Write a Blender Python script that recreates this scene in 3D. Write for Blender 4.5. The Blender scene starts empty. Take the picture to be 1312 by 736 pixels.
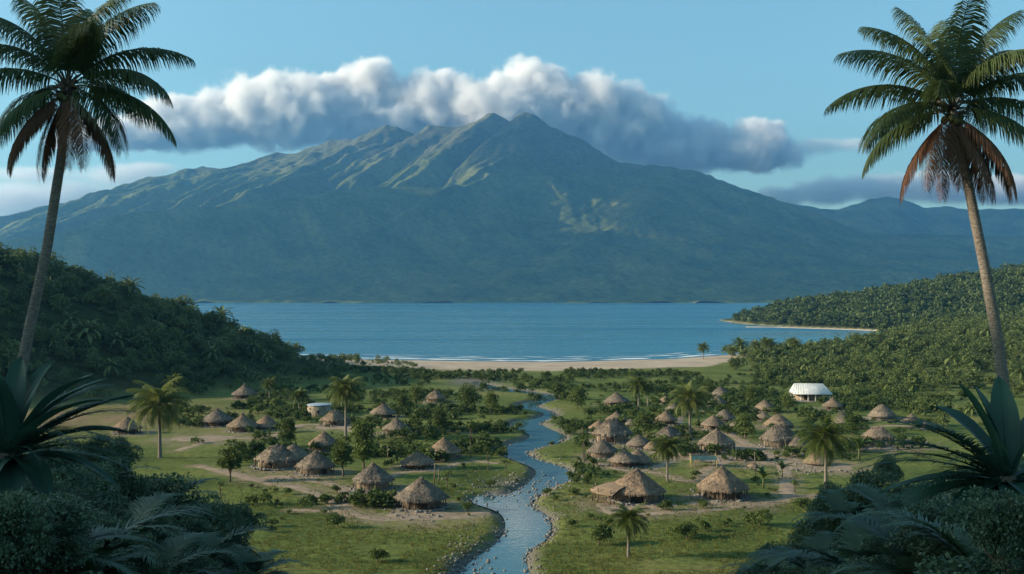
import bpy, bmesh, math, random
import numpy as np
from mathutils import Vector, Matrix, geometry

R = math.radians
random.seed(7)
S = bpy.context.scene
COL = S.collection

# ---------------------------------------------------------------- camera
FPX, HY, CAMZ = 1400.0, 378.0, 31.6          # focal length, horizon row (1312x736 frame), eye height
cam = bpy.data.objects.new('camera', bpy.data.cameras.new('camera'))
COL.objects.link(cam)
cam.location = (0, 0, CAMZ)
cam.rotation_euler = (R(90), 0, 0)
cam.data.sensor_width = 36
cam.data.lens = 36 * FPX / 1312
cam.data.shift_y = (HY - 368) / 1312
cam.data.clip_start = 0.5
cam.data.clip_end = 60000
S.camera = cam

# ---------------------------------------------------------------- sky, sun, exposure
SUN_EL, SUN_AZ = 19.0, 4.0                  # light travels towards +x, turned by SUN_AZ degrees
W = bpy.data.worlds.new('World'); S.world = W; W.use_nodes = True
nt = W.node_tree
bg = nt.nodes['Background']
sky = nt.nodes.new('ShaderNodeTexSky'); sky.sky_type = 'NISHITA'; sky.sun_disc = False
sky.sun_elevation = R(SUN_EL)
_sd = Vector((-math.cos(R(SUN_AZ)), -math.sin(R(SUN_AZ)), 0))      # towards the sun
sky.sun_rotation = math.atan2(_sd.x, _sd.y)
sky.air_density = 1.0; sky.dust_density = 2.0; sky.ozone_density = 2.0
tnt = nt.nodes.new('ShaderNodeMix'); tnt.data_type = 'RGBA'; tnt.blend_type = 'MULTIPLY'; tnt.inputs[0].default_value = 1
tnt.inputs[7].default_value = (.77, 1.04, .92, 1)          # tints the sky and its light a greener blue
nt.links.new(sky.outputs[0], tnt.inputs[6]); nt.links.new(tnt.outputs[2], bg.inputs[0])
bg.inputs[1].default_value = 0.118
sl = bpy.data.lights.new('sun', 'SUN'); sl.energy = 5.0; sl.angle = R(0.5); sl.color = (1.0, 0.80, 0.57)
so = bpy.data.objects.new('sun', sl); COL.objects.link(so)
_d = Vector((math.cos(R(SUN_EL)) * math.cos(R(SUN_AZ)), math.cos(R(SUN_EL)) * math.sin(R(SUN_AZ)), -math.sin(R(SUN_EL))))
so.rotation_euler = _d.to_track_quat('-Z', 'Y').to_euler()
so.location = (-60, 0, 120)
S.view_settings.view_transform = 'Standard'; S.view_settings.look = 'None'
S.view_settings.gamma = 1; S.view_settings.use_curve_mapping = False
S.view_settings.exposure = 0.98
S.cycles.volume_bounces = 6
S.cycles.max_bounces = 8
S.cycles.use_denoising = True
HAZE_DENSITY = 6.2e-5

# ---------------------------------------------------------------- helpers
def tag(o, label=None, cat=None, group=None, kind=None):
    if label: o['label'] = label
    if cat: o['category'] = cat
    if group: o['group'] = group
    if kind: o['kind'] = kind
    return o

def mesh_np(name, V, F, mat=None, smooth=False, attrs=None):
    """V (n,3); F one (m,k) array or a list of them."""
    if not isinstance(F, list): F = [F]
    F = [np.asarray(f, dtype=np.int32) for f in F if len(f)]
    me = bpy.data.meshes.new(name)
    V = np.asarray(V, dtype=np.float32)
    me.vertices.add(len(V)); me.vertices.foreach_set('co', V.ravel())
    nl = sum(f.size for f in F); npoly = sum(len(f) for f in F)
    me.loops.add(nl); me.loops.foreach_set('vertex_index', np.concatenate([f.ravel() for f in F]))
    me.polygons.add(npoly)
    tot = np.concatenate([np.full(len(f), f.shape[1], dtype=np.int32) for f in F])
    st = np.concatenate([[0], np.cumsum(tot)[:-1]]).astype(np.int32)
    me.polygons.foreach_set('loop_start', st)
    if smooth: me.polygons.foreach_set('use_smooth', np.ones(npoly, dtype=bool))
    for k, v in (attrs or {}).items():
        v = np.asarray(v, dtype=np.float32)
        if v.ndim == 1:
            a = me.attributes.new(k, 'FLOAT', 'POINT'); a.data.foreach_set('value', v)
        else:
            a = me.attributes.new(k, 'FLOAT_VECTOR', 'POINT'); a.data.foreach_set('vector', v.ravel())
    me.update(calc_edges=True); me.validate()
    if mat: me.materials.append(mat)
    return me

def link(name, me, parent=None, loc=None, rot=None, scale=None):
    o = bpy.data.objects.new(name, me); COL.objects.link(o)
    if parent: o.parent = parent
    if loc is not None: o.location = loc
    if rot is not None: o.rotation_euler = rot
    if scale is not None: o.scale = scale if hasattr(scale, '__len__') else (scale,) * 3
    return o

def empty(name, loc=(0, 0, 0), rz=0, scale=1):
    o = bpy.data.objects.new(name, None); COL.objects.link(o)
    o.location = loc; o.rotation_euler = (0, 0, rz)
    o.scale = scale if hasattr(scale, '__len__') else (scale,) * 3
    o.empty_display_size = 0.2
    return o

KIDS = {}
def copy_tree(o, name=None, parent=None):
    c = o.copy(); COL.objects.link(c)
    if parent: c.parent = parent
    for ch in list(o.children): copy_tree(ch, None, c)
    return c

class MB:
    """collects arrays of vertices / faces into one mesh"""
    def __init__(s): s.V = []; s.T = []; s.Q = []; s.n = 0
    def add(s, V, T=None, Q=None):
        V = np.asarray(V, float).reshape(-1, 3)
        s.V.append(V)
        if T is not None and len(T): s.T.append(np.asarray(T) + s.n)
        if Q is not None and len(Q): s.Q.append(np.asarray(Q) + s.n)
        s.n += len(V)
    def arrays(s):
        V = np.concatenate(s.V)
        F = []
        if s.T: F.append(np.concatenate(s.T))
        if s.Q: F.append(np.concatenate(s.Q))
        return V, F
    def mesh(s, name, mat, smooth=False):
        V, F = s.arrays(); return mesh_np(name, V, F, mat, smooth)
    def box(s, c, d, rz=0):
        x, y, z = [k / 2 for k in d]
        P = np.array([[a, b, e] for e in (-z, z) for b in (-y, y) for a in (-x, x)])
        cr, sr = math.cos(rz), math.sin(rz)
        P = P @ np.array([[cr, sr, 0], [-sr, cr, 0], [0, 0, 1]]) + np.array(c)
        s.add(P, Q=[[0, 2, 3, 1], [4, 5, 7, 6], [0, 1, 5, 4], [2, 6, 7, 3], [0, 4, 6, 2], [1, 3, 7, 5]])
    def tube(s, P, r, n=8, cap=True):
        P = np.asarray(P, float); m = len(P)
        r = np.full(m, r) if np.isscalar(r) else np.asarray(r, float)
        t = np.gradient(P, axis=0); t /= np.linalg.norm(t, axis=1)[:, None] + 1e-9
        ref = np.array([0., 1, 0]) if abs(t[0][1]) < .9 else np.array([1., 0, 0])
        a = np.cross(t, ref); a /= np.linalg.norm(a, axis=1)[:, None] + 1e-9
        b = np.cross(t, a)
        th = np.arange(n) * 2 * math.pi / n
        V = P[:, None] + r[:, None, None] * (np.cos(th)[None, :, None] * a[:, None] + np.sin(th)[None, :, None] * b[:, None])
        V = V.reshape(-1, 3)
        Q = [[i * n + j, i * n + (j + 1) % n, (i + 1) * n + (j + 1) % n, (i + 1) * n + j] for i in range(m - 1) for j in range(n)]
        T = []
        if cap:
            V = np.vstack([V, P[0], P[-1]])
            T = [[m * n, (j + 1) % n, j] for j in range(n)] + [[m * n + 1, (m - 1) * n + j, (m - 1) * n + (j + 1) % n] for j in range(n)]
        s.add(V, T, Q)

def smooth01(a, b, x):
    t = np.clip((np.asarray(x, float) - a) / (b - a), 0, 1)
    return t * t * (3 - 2 * t)

_P = np.random.RandomState(3).rand(256, 256)
def vn(x, y, s=0):
    x = np.asarray(x, float) + s * 17.31; y = np.asarray(y, float) + s * 9.77
    xi = np.floor(x).astype(int); yi = np.floor(y).astype(int)
    u = x - xi; v = y - yi
    u = u * u * u * (u * (u * 6 - 15) + 10); v = v * v * v * (v * (v * 6 - 15) + 10)
    g = lambda a, b: _P[a & 255, b & 255]
    return (g(xi, yi) * (1 - u) + g(xi + 1, yi) * u) * (1 - v) + (g(xi, yi + 1) * (1 - u) + g(xi + 1, yi + 1) * u) * v
def fbm(x, y, o=4, s=0):
    r = 0; a = .5; f = 1; n = 0
    for k in range(o):
        r = r + a * vn(x * f, y * f, s + k * 3); n += a; a *= .5; f *= 2.03
    return r / n
def ridged(x, y, o=4, s=0):
    r = 0; a = .5; f = 1; n = 0
    for k in range(o):
        r = r + a * (1 - np.abs(2 * vn(x * f, y * f, s + k * 5) - 1)) ** 1.5; n += a; a *= .5; f *= 2.1
    return r / n

def at(px, py):
    """where the village plain (z = 0) lies under a point of the photograph"""
    Y = CAMZ * FPX / (py - HY)
    return (px - 656) * Y / FPX, Y

def chaikin(P, n=2, closed=False):
    P = np.asarray(P, float)
    for _ in range(n):
        A = P; B = np.roll(P, -1, 0) if closed else P[1:]
        A = A if closed else P[:-1]
        Q = np.empty((len(A) * 2, P.shape[1])); Q[0::2] = A * .75 + B * .25; Q[1::2] = A * .25 + B * .75
        P = Q if closed else np.vstack([P[:1], Q, P[-1:]])
    return P

# ---------------------------------------------------------------- materials
def mat(name):
    m = bpy.data.materials.new(name); m.use_nodes = True
    return m, m.node_tree.nodes, m.node_tree.links, m.node_tree.nodes['Principled BSDF']
def N(ns, t, **k):
    n = ns.new(t)
    for a, v in k.items():
        if a.startswith('i_'):
            key = a[2:]
            n.inputs[int(key) if key.isdigit() else key.replace('_', ' ')].default_value = v
        else: setattr(n, a, v)
    return n
def ramp(ns, ls, src, stops):
    r = ns.new('ShaderNodeValToRGB')
    e = r.color_ramp.elements
    while len(e) < len(stops): e.new(.5)
    for k, (p, c) in zip(e, stops):
        k.position = p; k.color = (*c, 1) if len(c) == 3 else c
    ls.new(src, r.inputs[0])
    return r
def noise_col(name, cols, scale=5, detail=6, rough=.85, bump=.0, bscale=30, coord='Object', stretch=None, spec=.2):
    m, ns, ls, b = mat(name)
    tc = N(ns, 'ShaderNodeTexCoord'); src = tc.outputs[coord]
    if stretch:
        mp = N(ns, 'ShaderNodeMapping'); mp.inputs['Scale'].default_value = stretch
        ls.new(src, mp.inputs[0]); src = mp.outputs[0]
    nz = N(ns, 'ShaderNodeTexNoise', i_Scale=scale, i_Detail=detail, i_Roughness=.65)
    ls.new(src, nz.inputs['Vector'])
    n = len(cols)
    r = ramp(ns, ls, nz.outputs[0], [(.3 + .4 * k / max(1, n - 1), c) for k, c in enumerate(cols)])
    ls.new(r.outputs[0], b.inputs['Base Color'])
    b.inputs['Roughness'].default_value = rough
    b.inputs['Specular IOR Level'].default_value = spec
    if bump:
        n2 = N(ns, 'ShaderNodeTexNoise', i_Scale=bscale, i_Detail=5); ls.new(src, n2.inputs['Vector'])
        bp = N(ns, 'ShaderNodeBump', i_Strength=bump, i_Distance=.1)
        ls.new(n2.outputs[0], bp.inputs['Height']); ls.new(bp.outputs[0], b.inputs['Normal'])
    return m
def leaf_mat(name, dark, light, rough=.55, trans=.25, spec=.3, patch=0.0):
    """leaves: a colour per plant, per leaf clump and a little over the plant"""
    m, ns, ls, b = mat(name)
    oi = N(ns, 'ShaderNodeObjectInfo'); at_ = N(ns, 'ShaderNodeAttribute', attribute_name='tint')
    tc = N(ns, 'ShaderNodeTexCoord')
    nz = N(ns, 'ShaderNodeTexNoise', i_Scale=1.6, i_Detail=2); ls.new(tc.outputs['Object'], nz.inputs['Vector'])
    a = N(ns, 'ShaderNodeMath', operation='MULTIPLY', i_1=.35); ls.new(oi.outputs['Random'], a.inputs[0])
    c = N(ns, 'ShaderNodeMath', operation='MULTIPLY_ADD', i_1=.5); ls.new(at_.outputs['Fac'], c.inputs[0]); ls.new(a.outputs[0], c.inputs[2])
    d = N(ns, 'ShaderNodeMath', operation='MULTIPLY_ADD', i_1=.5); ls.new(nz.outputs[0], d.inputs[0]); ls.new(c.outputs[0], d.inputs[2])
    r = ramp(ns, ls, d.outputs[0], [(.2, dark), (1.0, light)])
    ls.new(r.outputs[0], b.inputs['Base Color'])
    b.inputs['Roughness'].default_value = rough; b.inputs['Specular IOR Level'].default_value = spec
    if trans:
        t = N(ns, 'ShaderNodeBsdfTranslucent'); ls.new(r.outputs[0], t.inputs[0])
        mx = N(ns, 'ShaderNodeMixShader', i_0=trans)
        ls.new(b.outputs[0], mx.inputs[1]); ls.new(t.outputs[0], mx.inputs[2])
        ls.new(mx.outputs[0], ns['Material Output'].inputs[0])
    return m
# ================================================================ TERRAIN
# river outline traced on the plain (water's edge)
_L = [(545,800),(566,762),(578,745),(590,728),(606,712),(630,697),(646,682),(651,667),(645,653),(626,645),(606,640),(608,632),(625,629),(650,630),
      (668,622),(684,610),(690,601),(683,594),(662,587),(642,578),(641,573),(655,566),(676,560),(682,555),(672,550),(658,546),(652,541),
      (664,536),(690,533),(700,529),(692,524.5),(668,521.5),(660,518),(672,513.5),(698,510),(702,507.5),(690,504.5),(650,501),(630,497.5),(618,493.5),(611,489.5)]
_R = [(620,489),(632,492.5),(650,496),(690,500.5),(712,504),(716,509),(700,514),(685,518),(700,522),(712,527),(710,532),
      (698,536),(690,540),(699,545),(717,552),(726,558),(708,567),(682,573),(670,578),(690,586),(718,593),(736,604),(732,612),(712,618),
      (694,626),(680,636),(676,643),(690,650),(700,658),(705,671),(698,686),(680,697),(669,706),(673,722),(680,740),(688,762),(700,800)]
RIV = np.array([at(*p) for p in chaikin(np.array(_L + _R, float), 2, True)])

def river_d(x, y):
    """signed distance to the river outline, negative in the water"""
    x = np.asarray(x, float); y = np.asarray(y, float); shp = x.shape
    X = x.ravel(); Y = y.ravel(); out = np.full(X.shape, 99.0)
    sel = np.where((X > -60) & (X < 60) & (Y > 90) & (Y < 600))[0]
    A = RIV; B = np.roll(RIV, -1, 0)
    for k in range(0, len(sel), 20000):
        ii = sel[k:k + 20000]; px = X[ii][:, None]; py = Y[ii][:, None]
        dx, dy = (B - A)[:, 0], (B - A)[:, 1]
        t = np.clip(((px - A[:, 0]) * dx + (py - A[:, 1]) * dy) / (dx * dx + dy * dy + 1e-9), 0, 1)
        d = np.sqrt(((px - A[:, 0] - t * dx) ** 2 + (py - A[:, 1] - t * dy) ** 2).min(1))
        c = ((A[:, 1] > py) != (B[:, 1] > py)) & (px < dx * (py - A[:, 1]) / (dy + 1e-12) + A[:, 0])
        ins = c.sum(1) % 2 == 1
        out[ii] = np.where(ins, -d, d)
    return out.reshape(shp)

SEA = -0.9
def shore_y(x):
    return np.interp(x, [-700, -200, -117, -69, 17, 82, 133, 190, 289, 344, 430, 640, 1000],
                     [560, 570, 575, 553, 533, 560, 614, 660, 819, 885, 960, 1040, 1100])

def hill_left(x, y):
    crest = np.interp(x, [-700, -400, -260, -178, -146, -130, -116, -104, -90, -73, -50, -30], [85, 80, 60, 43, 31, 25, 17, 10, 4, 2, .8, 0])
    yc = np.interp(x, [-400, -178, -73, 0], [365, 380, 450, 460]); yf = np.interp(x, [-300, -178, -100, -60, 0], [245, 265, 325, 365, 420])
    h = crest * smooth01(0, 1, (y - yf) / (yc - yf)) * (1 - smooth01(0, 1, (y - yc - 10) / 95))
    return h * (.9 + .22 * fbm(x / 45, y / 45, 3, 2))

def ground_z(x, y, d=None):
    x = np.asarray(x, float); y = np.asarray(y, float)
    yy = np.maximum(y, 0)
    r = np.abs(x) / (.47 * np.maximum(yy, 12))
    side = np.minimum(yy, 70) * .135 * smooth01(.36, 1.0, r) * (1 - smooth01(85, 150, yy))
    v = 30 - .274 * yy + side * 1.0
    k = 2.2
    z = np.where(v / k > 30, v, k * np.log1p(np.exp(np.clip(v / k, -40, 30))))
    z = np.where(yy > 190, 0, z * (1 - smooth01(140, 190, yy)))
    # unseen ridge added west of the viewpoint to shade the foreground
    z = z + 76 * smooth01(0, 1, (-88 - x) / 130) * (1 - smooth01(88, 150, y)) * (.85 + .3 * fbm(x / 60, y / 60, 3, 8))
    z = z + hill_left(x, y)
    z = z + 8 * smooth01(130, 330, x) * smooth01(330, 520, y)
    z = z + .5 * (fbm(x / 14, y / 14, 4, 4) - .5) * smooth01(0, 30, yy)
    ds = shore_y(x) - y
    b = smooth01(-2, 60, ds)
    z = z * b + (SEA - .05) * (1 - b) - .06 * np.maximum(-ds, 0)
    if d is None: d = river_d(x, y)
    bank = 1 - smooth01(-.6, 2.4, d)
    z = z * (1 - bank * .75) - 1.0 * bank * (y < 540) - .5 * np.clip(-d / 4, 0, 1) * (y < 540)
    return z
def gz(x, y): return float(ground_z(np.array([x]), np.array([y]))[0])

# --- ground sheet
sv = np.concatenate([np.linspace(-2.6, -.75, 150), np.linspace(-.745, .745, 620), np.linspace(.75, 1.7, 90)])
yv = [-70.0]
while yv[-1] < 1150: yv.append(yv[-1] + max(.7, .0035 * max(yv[-1], 0)))
yv = np.array(yv)
GY, GS = np.meshgrid(yv, sv, indexing='ij'); GX = GS * (np.maximum(GY, 0) + 70)
gd = river_d(GX, GY); GZ = ground_z(GX, GY, gd)
nr, nc = GX.shape
idx = np.arange(nr * nc).reshape(nr, nc)
def gridF(idx): return np.stack([idx[:-1, :-1], idx[:-1, 1:], idx[1:, 1:], idx[1:, :-1]], -1).reshape(-1, 4)
ds = shore_y(GX) - GY
bw = np.interp(GX, [-300, 90, 130, 300], [75, 75, 22, 10]) + 14 * (fbm(GX / 30, GY / 12, 3, 5) - .5)
sand = 1 - smooth01(0, 1, (ds - bw) / 10)
gravel = (1 - smooth01(.2, 2.6, gd + 3.0 * (fbm(GX / 5, GY / 5, 3, 11) - .5))) * (GY > 100)
gravel = np.maximum(gravel, np.exp(-(((GX + 13 + .05 * (GY - 400)) / 9) ** 2 + ((GY - 405) / 40) ** 2)) * fbm(GX / 6, GY / 14, 3, 17) * 1.6)
gravel = np.maximum(gravel, (1 - smooth01(0, 7, np.hypot(GX - 0.5, (GY - 182) * .55))) * .7)
mist_soil = np.exp(-(((GX + 118) / 42) ** 2 + ((GY - 285) / 38) ** 2)) * (fbm(GX / 12, GY / 12, 3, 13) * 1.5)  # bare-soil colour painted in place of dusty mist at the hill foot
wood = np.clip(hill_left(GX, GY) / 3, 0, 1) + .6 * smooth01(150, 230, GX) * smooth01(330, 420, GY) + (1 - smooth01(95, 135, GY)) * smooth01(.2, .45, np.abs(GX) / (.47 * np.maximum(GY, 10))) 

m, ns, ls, b = mat('meadow')
tc = N(ns, 'ShaderNodeTexCoord')
n1 = N(ns, 'ShaderNodeTexNoise', i_Scale=.045, i_Detail=8, i_Roughness=.62); n2 = N(ns, 'ShaderNodeTexNoise', i_Scale=.9, i_Detail=6, i_Roughness=.7)
mpg = N(ns, 'ShaderNodeMapping'); mpg.inputs['Scale'].default_value = (1, 1.0, 1)
ls.new(tc.outputs['Object'], mpg.inputs[0])
for n in (n1, n2): ls.new(mpg.outputs[0], n.inputs['Vector'])
g1 = ramp(ns, ls, n1.outputs[0], [(.32, (.042, .066, .016)), (.45, (.083, .113, .027)), (.56, (.122, .144, .038)), (.70, (.172, .160, .058))])
g2 = ramp(ns, ls, n2.outputs[0], [(.30, (.40, .42, .38)), (.5, (.95, .97, .92)), (.7, (1.4, 1.3, 1.15))])
mul = N(ns, 'ShaderNodeMix', data_type='RGBA', blend_type='MULTIPLY'); mul.inputs[0].default_value = 1
ls.new(g1.outputs[0], mul.inputs[6]); ls.new(g2.outputs[0], mul.inputs[7])
cur = mul.outputs[2]
def layer(cur, attr, cols, nscale):
    a = N(ns, 'ShaderNodeAttribute', attribute_name=attr)
    nz = N(ns, 'ShaderNodeTexNoise', i_Scale=nscale, i_Detail=6, i_Roughness=.7); ls.new(tc.outputs['Object'], nz.inputs['Vector'])
    rr = ramp(ns, ls, nz.outputs[0], [(.3, cols[0]), (.7, cols[1])])
    mx = N(ns, 'ShaderNodeMix', data_type='RGBA'); ls.new(a.outputs['Fac'], mx.inputs[0])
    ls.new(cur, mx.inputs[6]); ls.new(rr.outputs[0], mx.inputs[7])
    return mx.outputs[2]
cur = layer(cur, 'wood', ((.016, .026, .009), (.05, .06, .02)), .3)
cur = layer(cur, 'mist_soil', ((.14, .10, .055), (.24, .175, .10)), .4)  # soil tone standing in for the mist
cur = layer(cur, 'gravel', ((.085, .08, .07), (.19, .175, .15)), 2.2)
cur = layer(cur, 'worn', ((.15, .12, .075), (.27, .215, .15)), 1.1)
cur = layer(cur, 'sand', ((.30, .235, .175), (.46, .37, .28)), .05)
ls.new(cur, b.inputs['Base Color']); b.inputs['Roughness'].default_value = .95; b.inputs['Specular IOR Level'].default_value = .1
bp = N(ns, 'ShaderNodeBump', i_Strength=.7, i_Distance=.35); ls.new(n2.outputs[0], bp.inputs['Height']); ls.new(bp.outputs[0], b.inputs['Normal'])
M_GROUND = m
me = mesh_np('ground', np.stack([GX, GY, GZ], -1).reshape(-1, 3), gridF(idx), M_GROUND, True,
             {'sand': sand.ravel(), 'gravel': gravel.ravel(), 'mist_soil': np.clip(mist_soil, 0, 1).ravel(), 'wood': np.clip(wood, 0, 1).ravel()})
tag(link('ground', me), kind='structure')

# --- sea
m, ns, ls, b = mat('sea_water')
tc = N(ns, 'ShaderNodeTexCoord')
mp = N(ns, 'ShaderNodeMapping'); mp.inputs['Scale'].default_value = (.02, .09, 1); ls.new(tc.outputs['Object'], mp.inputs[0])
wv = N(ns, 'ShaderNodeTexNoise', i_Scale=1.0, i_Detail=6, i_Roughness=.6); ls.new(mp.outputs[0], wv.inputs['Vector'])
mp2 = N(ns, 'ShaderNodeMapping'); mp2.inputs['Scale'].default_value = (.0012, .011, 1); ls.new(tc.outputs['Object'], mp2.inputs[0])
st = N(ns, 'ShaderNodeTexNoise', i_Scale=1.0, i_Detail=3); ls.new(mp2.outputs[0], st.inputs['Vector'])
c = ramp(ns, ls, st.outputs[0], [(.38, (.012, .10, .17)), (.62, (.03, .17, .25))]); ls.new(c.outputs[0], b.inputs['Base Color'])
rr = N(ns, 'ShaderNodeMapRange', i_1=.4, i_2=.62, i_3=.42, i_4=.12); ls.new(st.outputs[0], rr.inputs[0]); ls.new(rr.outputs[0], b.inputs['Roughness'])
b.inputs['IOR'].default_value = 1.33
bp = N(ns, 'ShaderNodeBump', i_Strength=.9, i_Distance=1.6); ls.new(wv.outputs[0], bp.inputs['Height']); ls.new(bp.outputs[0], b.inputs['Normal'])
M_SEA = m
V = np.array([[-9000, 480, SEA], [9000, 480, SEA], [9000, 11200, SEA], [-9000, 11200, SEA]], float)
tag(link('sea', mesh_np('sea', V, np.array([[0, 1, 2, 3]]), M_SEA)), kind='structure')

# --- surf along the beach
mb = MB()
M_FOAM = noise_col('foam', [(.55, .58, .58), (.8, .8, .78)], 1.5)
xs = np.arange(-150, 400, 1.5)
for off, w0, sd in ((6, 3.2, 1), (20, 2.2, 6), (38, 1.2, 9)):
    xx = xs; yy = shore_y(xx) + off + 5 * (fbm(xx / 25, xx * 0, 3, sd) - .5) * 2
    w = np.maximum(.0, w0 * (fbm(xx / 11, xx * 0 + 4, 3, sd) - .32) * 2.6)
    Va = np.stack([xx, yy - w, np.full_like(xx, SEA + .03)], -1); Vb = np.stack([xx, yy + w, np.full_like(xx, SEA + .03)], -1)
    n = len(xx); i = np.arange(n - 1)
    keep = (w[:-1] + w[1:]) > .05
    mb.add(np.vstack([Va, Vb]), Q=np.stack([i, i + 1, i + n + 1, i + n], -1)[keep])
tag(link('surf', mb.mesh('surf', M_FOAM)), kind='stuff')

# --- river
m, ns, ls, b = mat('river_water')
tc = N(ns, 'ShaderNodeTexCoord')
wv = N(ns, 'ShaderNodeTexNoise', i_Scale=.8, i_Detail=5); ls.new(tc.outputs['Object'], wv.inputs['Vector'])
b.inputs['Base Color'].default_value = (.04, .10, .12, 1); b.inputs['Roughness'].default_value = .07; b.inputs['IOR'].default_value = 1.33
bp = N(ns, 'ShaderNodeBump', i_Strength=.14, i_Distance=.12); ls.new(wv.outputs[0], bp.inputs['Height']); ls.new(bp.outputs[0], b.inputs['Normal'])
P = [Vector((x, y, 0)) for x, y in RIV]
# widen a little so that the sheet tucks into the banks
Tn = np.roll(RIV, -1, 0) - np.roll(RIV, 1, 0); Tn /= np.linalg.norm(Tn, axis=1)[:, None]
# outline runs up the left bank then down the right one: outward is to the left of travel
OUT = RIV + np.stack([-Tn[:, 1], Tn[:, 0]], -1) * .25
tri = geometry.tessellate_polygon([[Vector((x, y, 0)) for x, y in OUT]])
V = np.column_stack([OUT, np.full(len(OUT), -.62)])
tri = np.array(tri)
nrm = np.cross(V[tri[:, 1]] - V[tri[:, 0]], V[tri[:, 2]] - V[tri[:, 0]])[:, 2]
tri[nrm < 0] = tri[nrm < 0][:, ::-1]
tag(link('river', mesh_np('river', V, tri, m)), kind='structure')

# --- footpaths and swept yards, draped over the plain
M_PATH = noise_col('packed_earth', [(.17, .125, .085), (.25, .19, .135), (.33, .255, .19)], .6, 8, .95, .6, 4)
WORN = []
def ribbon(pts, w, name='path', lift=.05):
    P = np.array([at(*p) for p in pts]); P = chaikin(P, 2)
    WORN.extend((a, b_, w * .75) for a, b_ in P)
    seg = np.linalg.norm(np.diff(P, axis=0), axis=1); L = np.concatenate([[0], np.cumsum(seg)])
    n = max(4, int(L[-1] / .8)); s = np.linspace(0, L[-1], n)
    C = np.stack([np.interp(s, L, P[:, 0]), np.interp(s, L, P[:, 1])], -1)
    t = np.gradient(C, axis=0); t /= np.linalg.norm(t, axis=1)[:, None] + 1e-9
    nn = np.stack([-t[:, 1], t[:, 0]], -1)
    sd = random.randint(0, 60)
    wl = w * (.75 + .8 * (fbm(s / 4, s * 0, 3, sd) - .2)) / 2; wr = w * (.75 + .8 * (fbm(s / 4, s * 0 + 7, 3, sd) - .2)) / 2
    cols = []
    for f in np.linspace(-1, 1, 5):
        c = C + nn * (np.where(f < 0, wl, wr) * f)[:, None]
        z = ground_z(c[:, 0], c[:, 1]) + lift - .10 * abs(f) ** 6
        cols.append(np.column_stack([c, z]))
    V = np.stack(cols, 1); k = V.shape[1]
    return tag(link(name, mesh_np(name, V.reshape(-1, 3), gridF(np.arange(n * k).reshape(n, k))[:, ::-1], M_PATH, True)), kind='structure')
def yard(px, py, rx, ry, name='yard', lift=.055):
    cx, cy = at(px, py); WORN.append((cx, cy, rx * 1.25)); th = np.linspace(0, 2 * math.pi, 41)[:-1]; sd = random.randint(0, 60)
    rr = np.array([.0, .35, .7, 1.0]); f = .75 + .55 * fbm(np.cos(th) * 1.5 + 5, np.sin(th) * 1.5 + 5, 3, sd)
    X = cx + rr[:, None] * rx * np.cos(th) * f; Y = cy + rr[:, None] * ry * np.sin(th) * f
    Z = ground_z(X, Y) + lift - np.array([0, 0, 0, .12])[:, None]
    ii = np.arange(160).reshape(4, 40); ii = np.concatenate([ii, ii[:, :1]], 1)
    return tag(link(name, mesh_np(name, np.stack([X, Y, Z], -1).reshape(-1, 3), gridF(ii), M_PATH, True)), kind='structure')
ribbon([(255,597),(292,606),(338,618),(382,626),(404,632),(428,648),(454,662),(488,665.5),(540,664),(593,662),(622,655)], 3.2)
ribbon([(373,654),(400,654.5),(432,656)], 1.6)
ribbon([(320,612),(348,616),(395,617),(431,622),(447,632),(440,652)], 2.8)
ribbon([(225,578),(262,568),(290,563),(330,563),(352,561),(379,545),(410,544),(440,549),(470,560)], 2.6)
ribbon([(452,626),(475,635),(503,606),(556,604),(600,590),(640,594)], 1.8)
ribbon([(470,548),(525,548),(560,551),(594,556),(640,553)], 1.8)
ribbon([(470,585),(500,576),(560,574),(600,578)], 1.5)
ribbon([(774,640),(775,652),(790,660),(825,660.5),(866,656.5),(927,653),(976,645.5),(1013,638),(1045,635),(1075,640)], 3.0)
ribbon([(1014,638),(1006,628),(1010,609),(1000,592),(976,577),(952,568),(930,552),(900,546)], 3.2)
ribbon([(830,604),(854,607),(871,616),(891,618),(905,602),(930,592),(975,588),(1003,594)], 2.6)
ribbon([(745,590),(770,594),(800,604),(835,602),(870,585),(890,574)], 2.6)
ribbon([(890,574),(880,556),(868,540),(880,527),(905,526)], 2.0)
ribbon([(985,580),(1015,590),(1040,570),(1075,550),(1110,548),(1150,545),(1190,551)], 2.2)
ribbon([(820,566),(840,556),(880,556)], 1.8)
yard(372, 613, 6, 4.5); yard(430, 548, 6, 5); yard(262, 563, 8, 6); yard(952, 575, 8, 7); yard(880, 580, 8, 8); yard(985, 590, 6, 7)
yard(920, 588, 8, 5); yard(480, 633, 5.5, 3.6); yard(540, 659, 6.5, 3.4); yard(815, 648, 7, 4); yard(925, 645, 6, 3.2); yard(1125, 571, 8, 7); yard(1045, 598, 7, 6)

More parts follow.
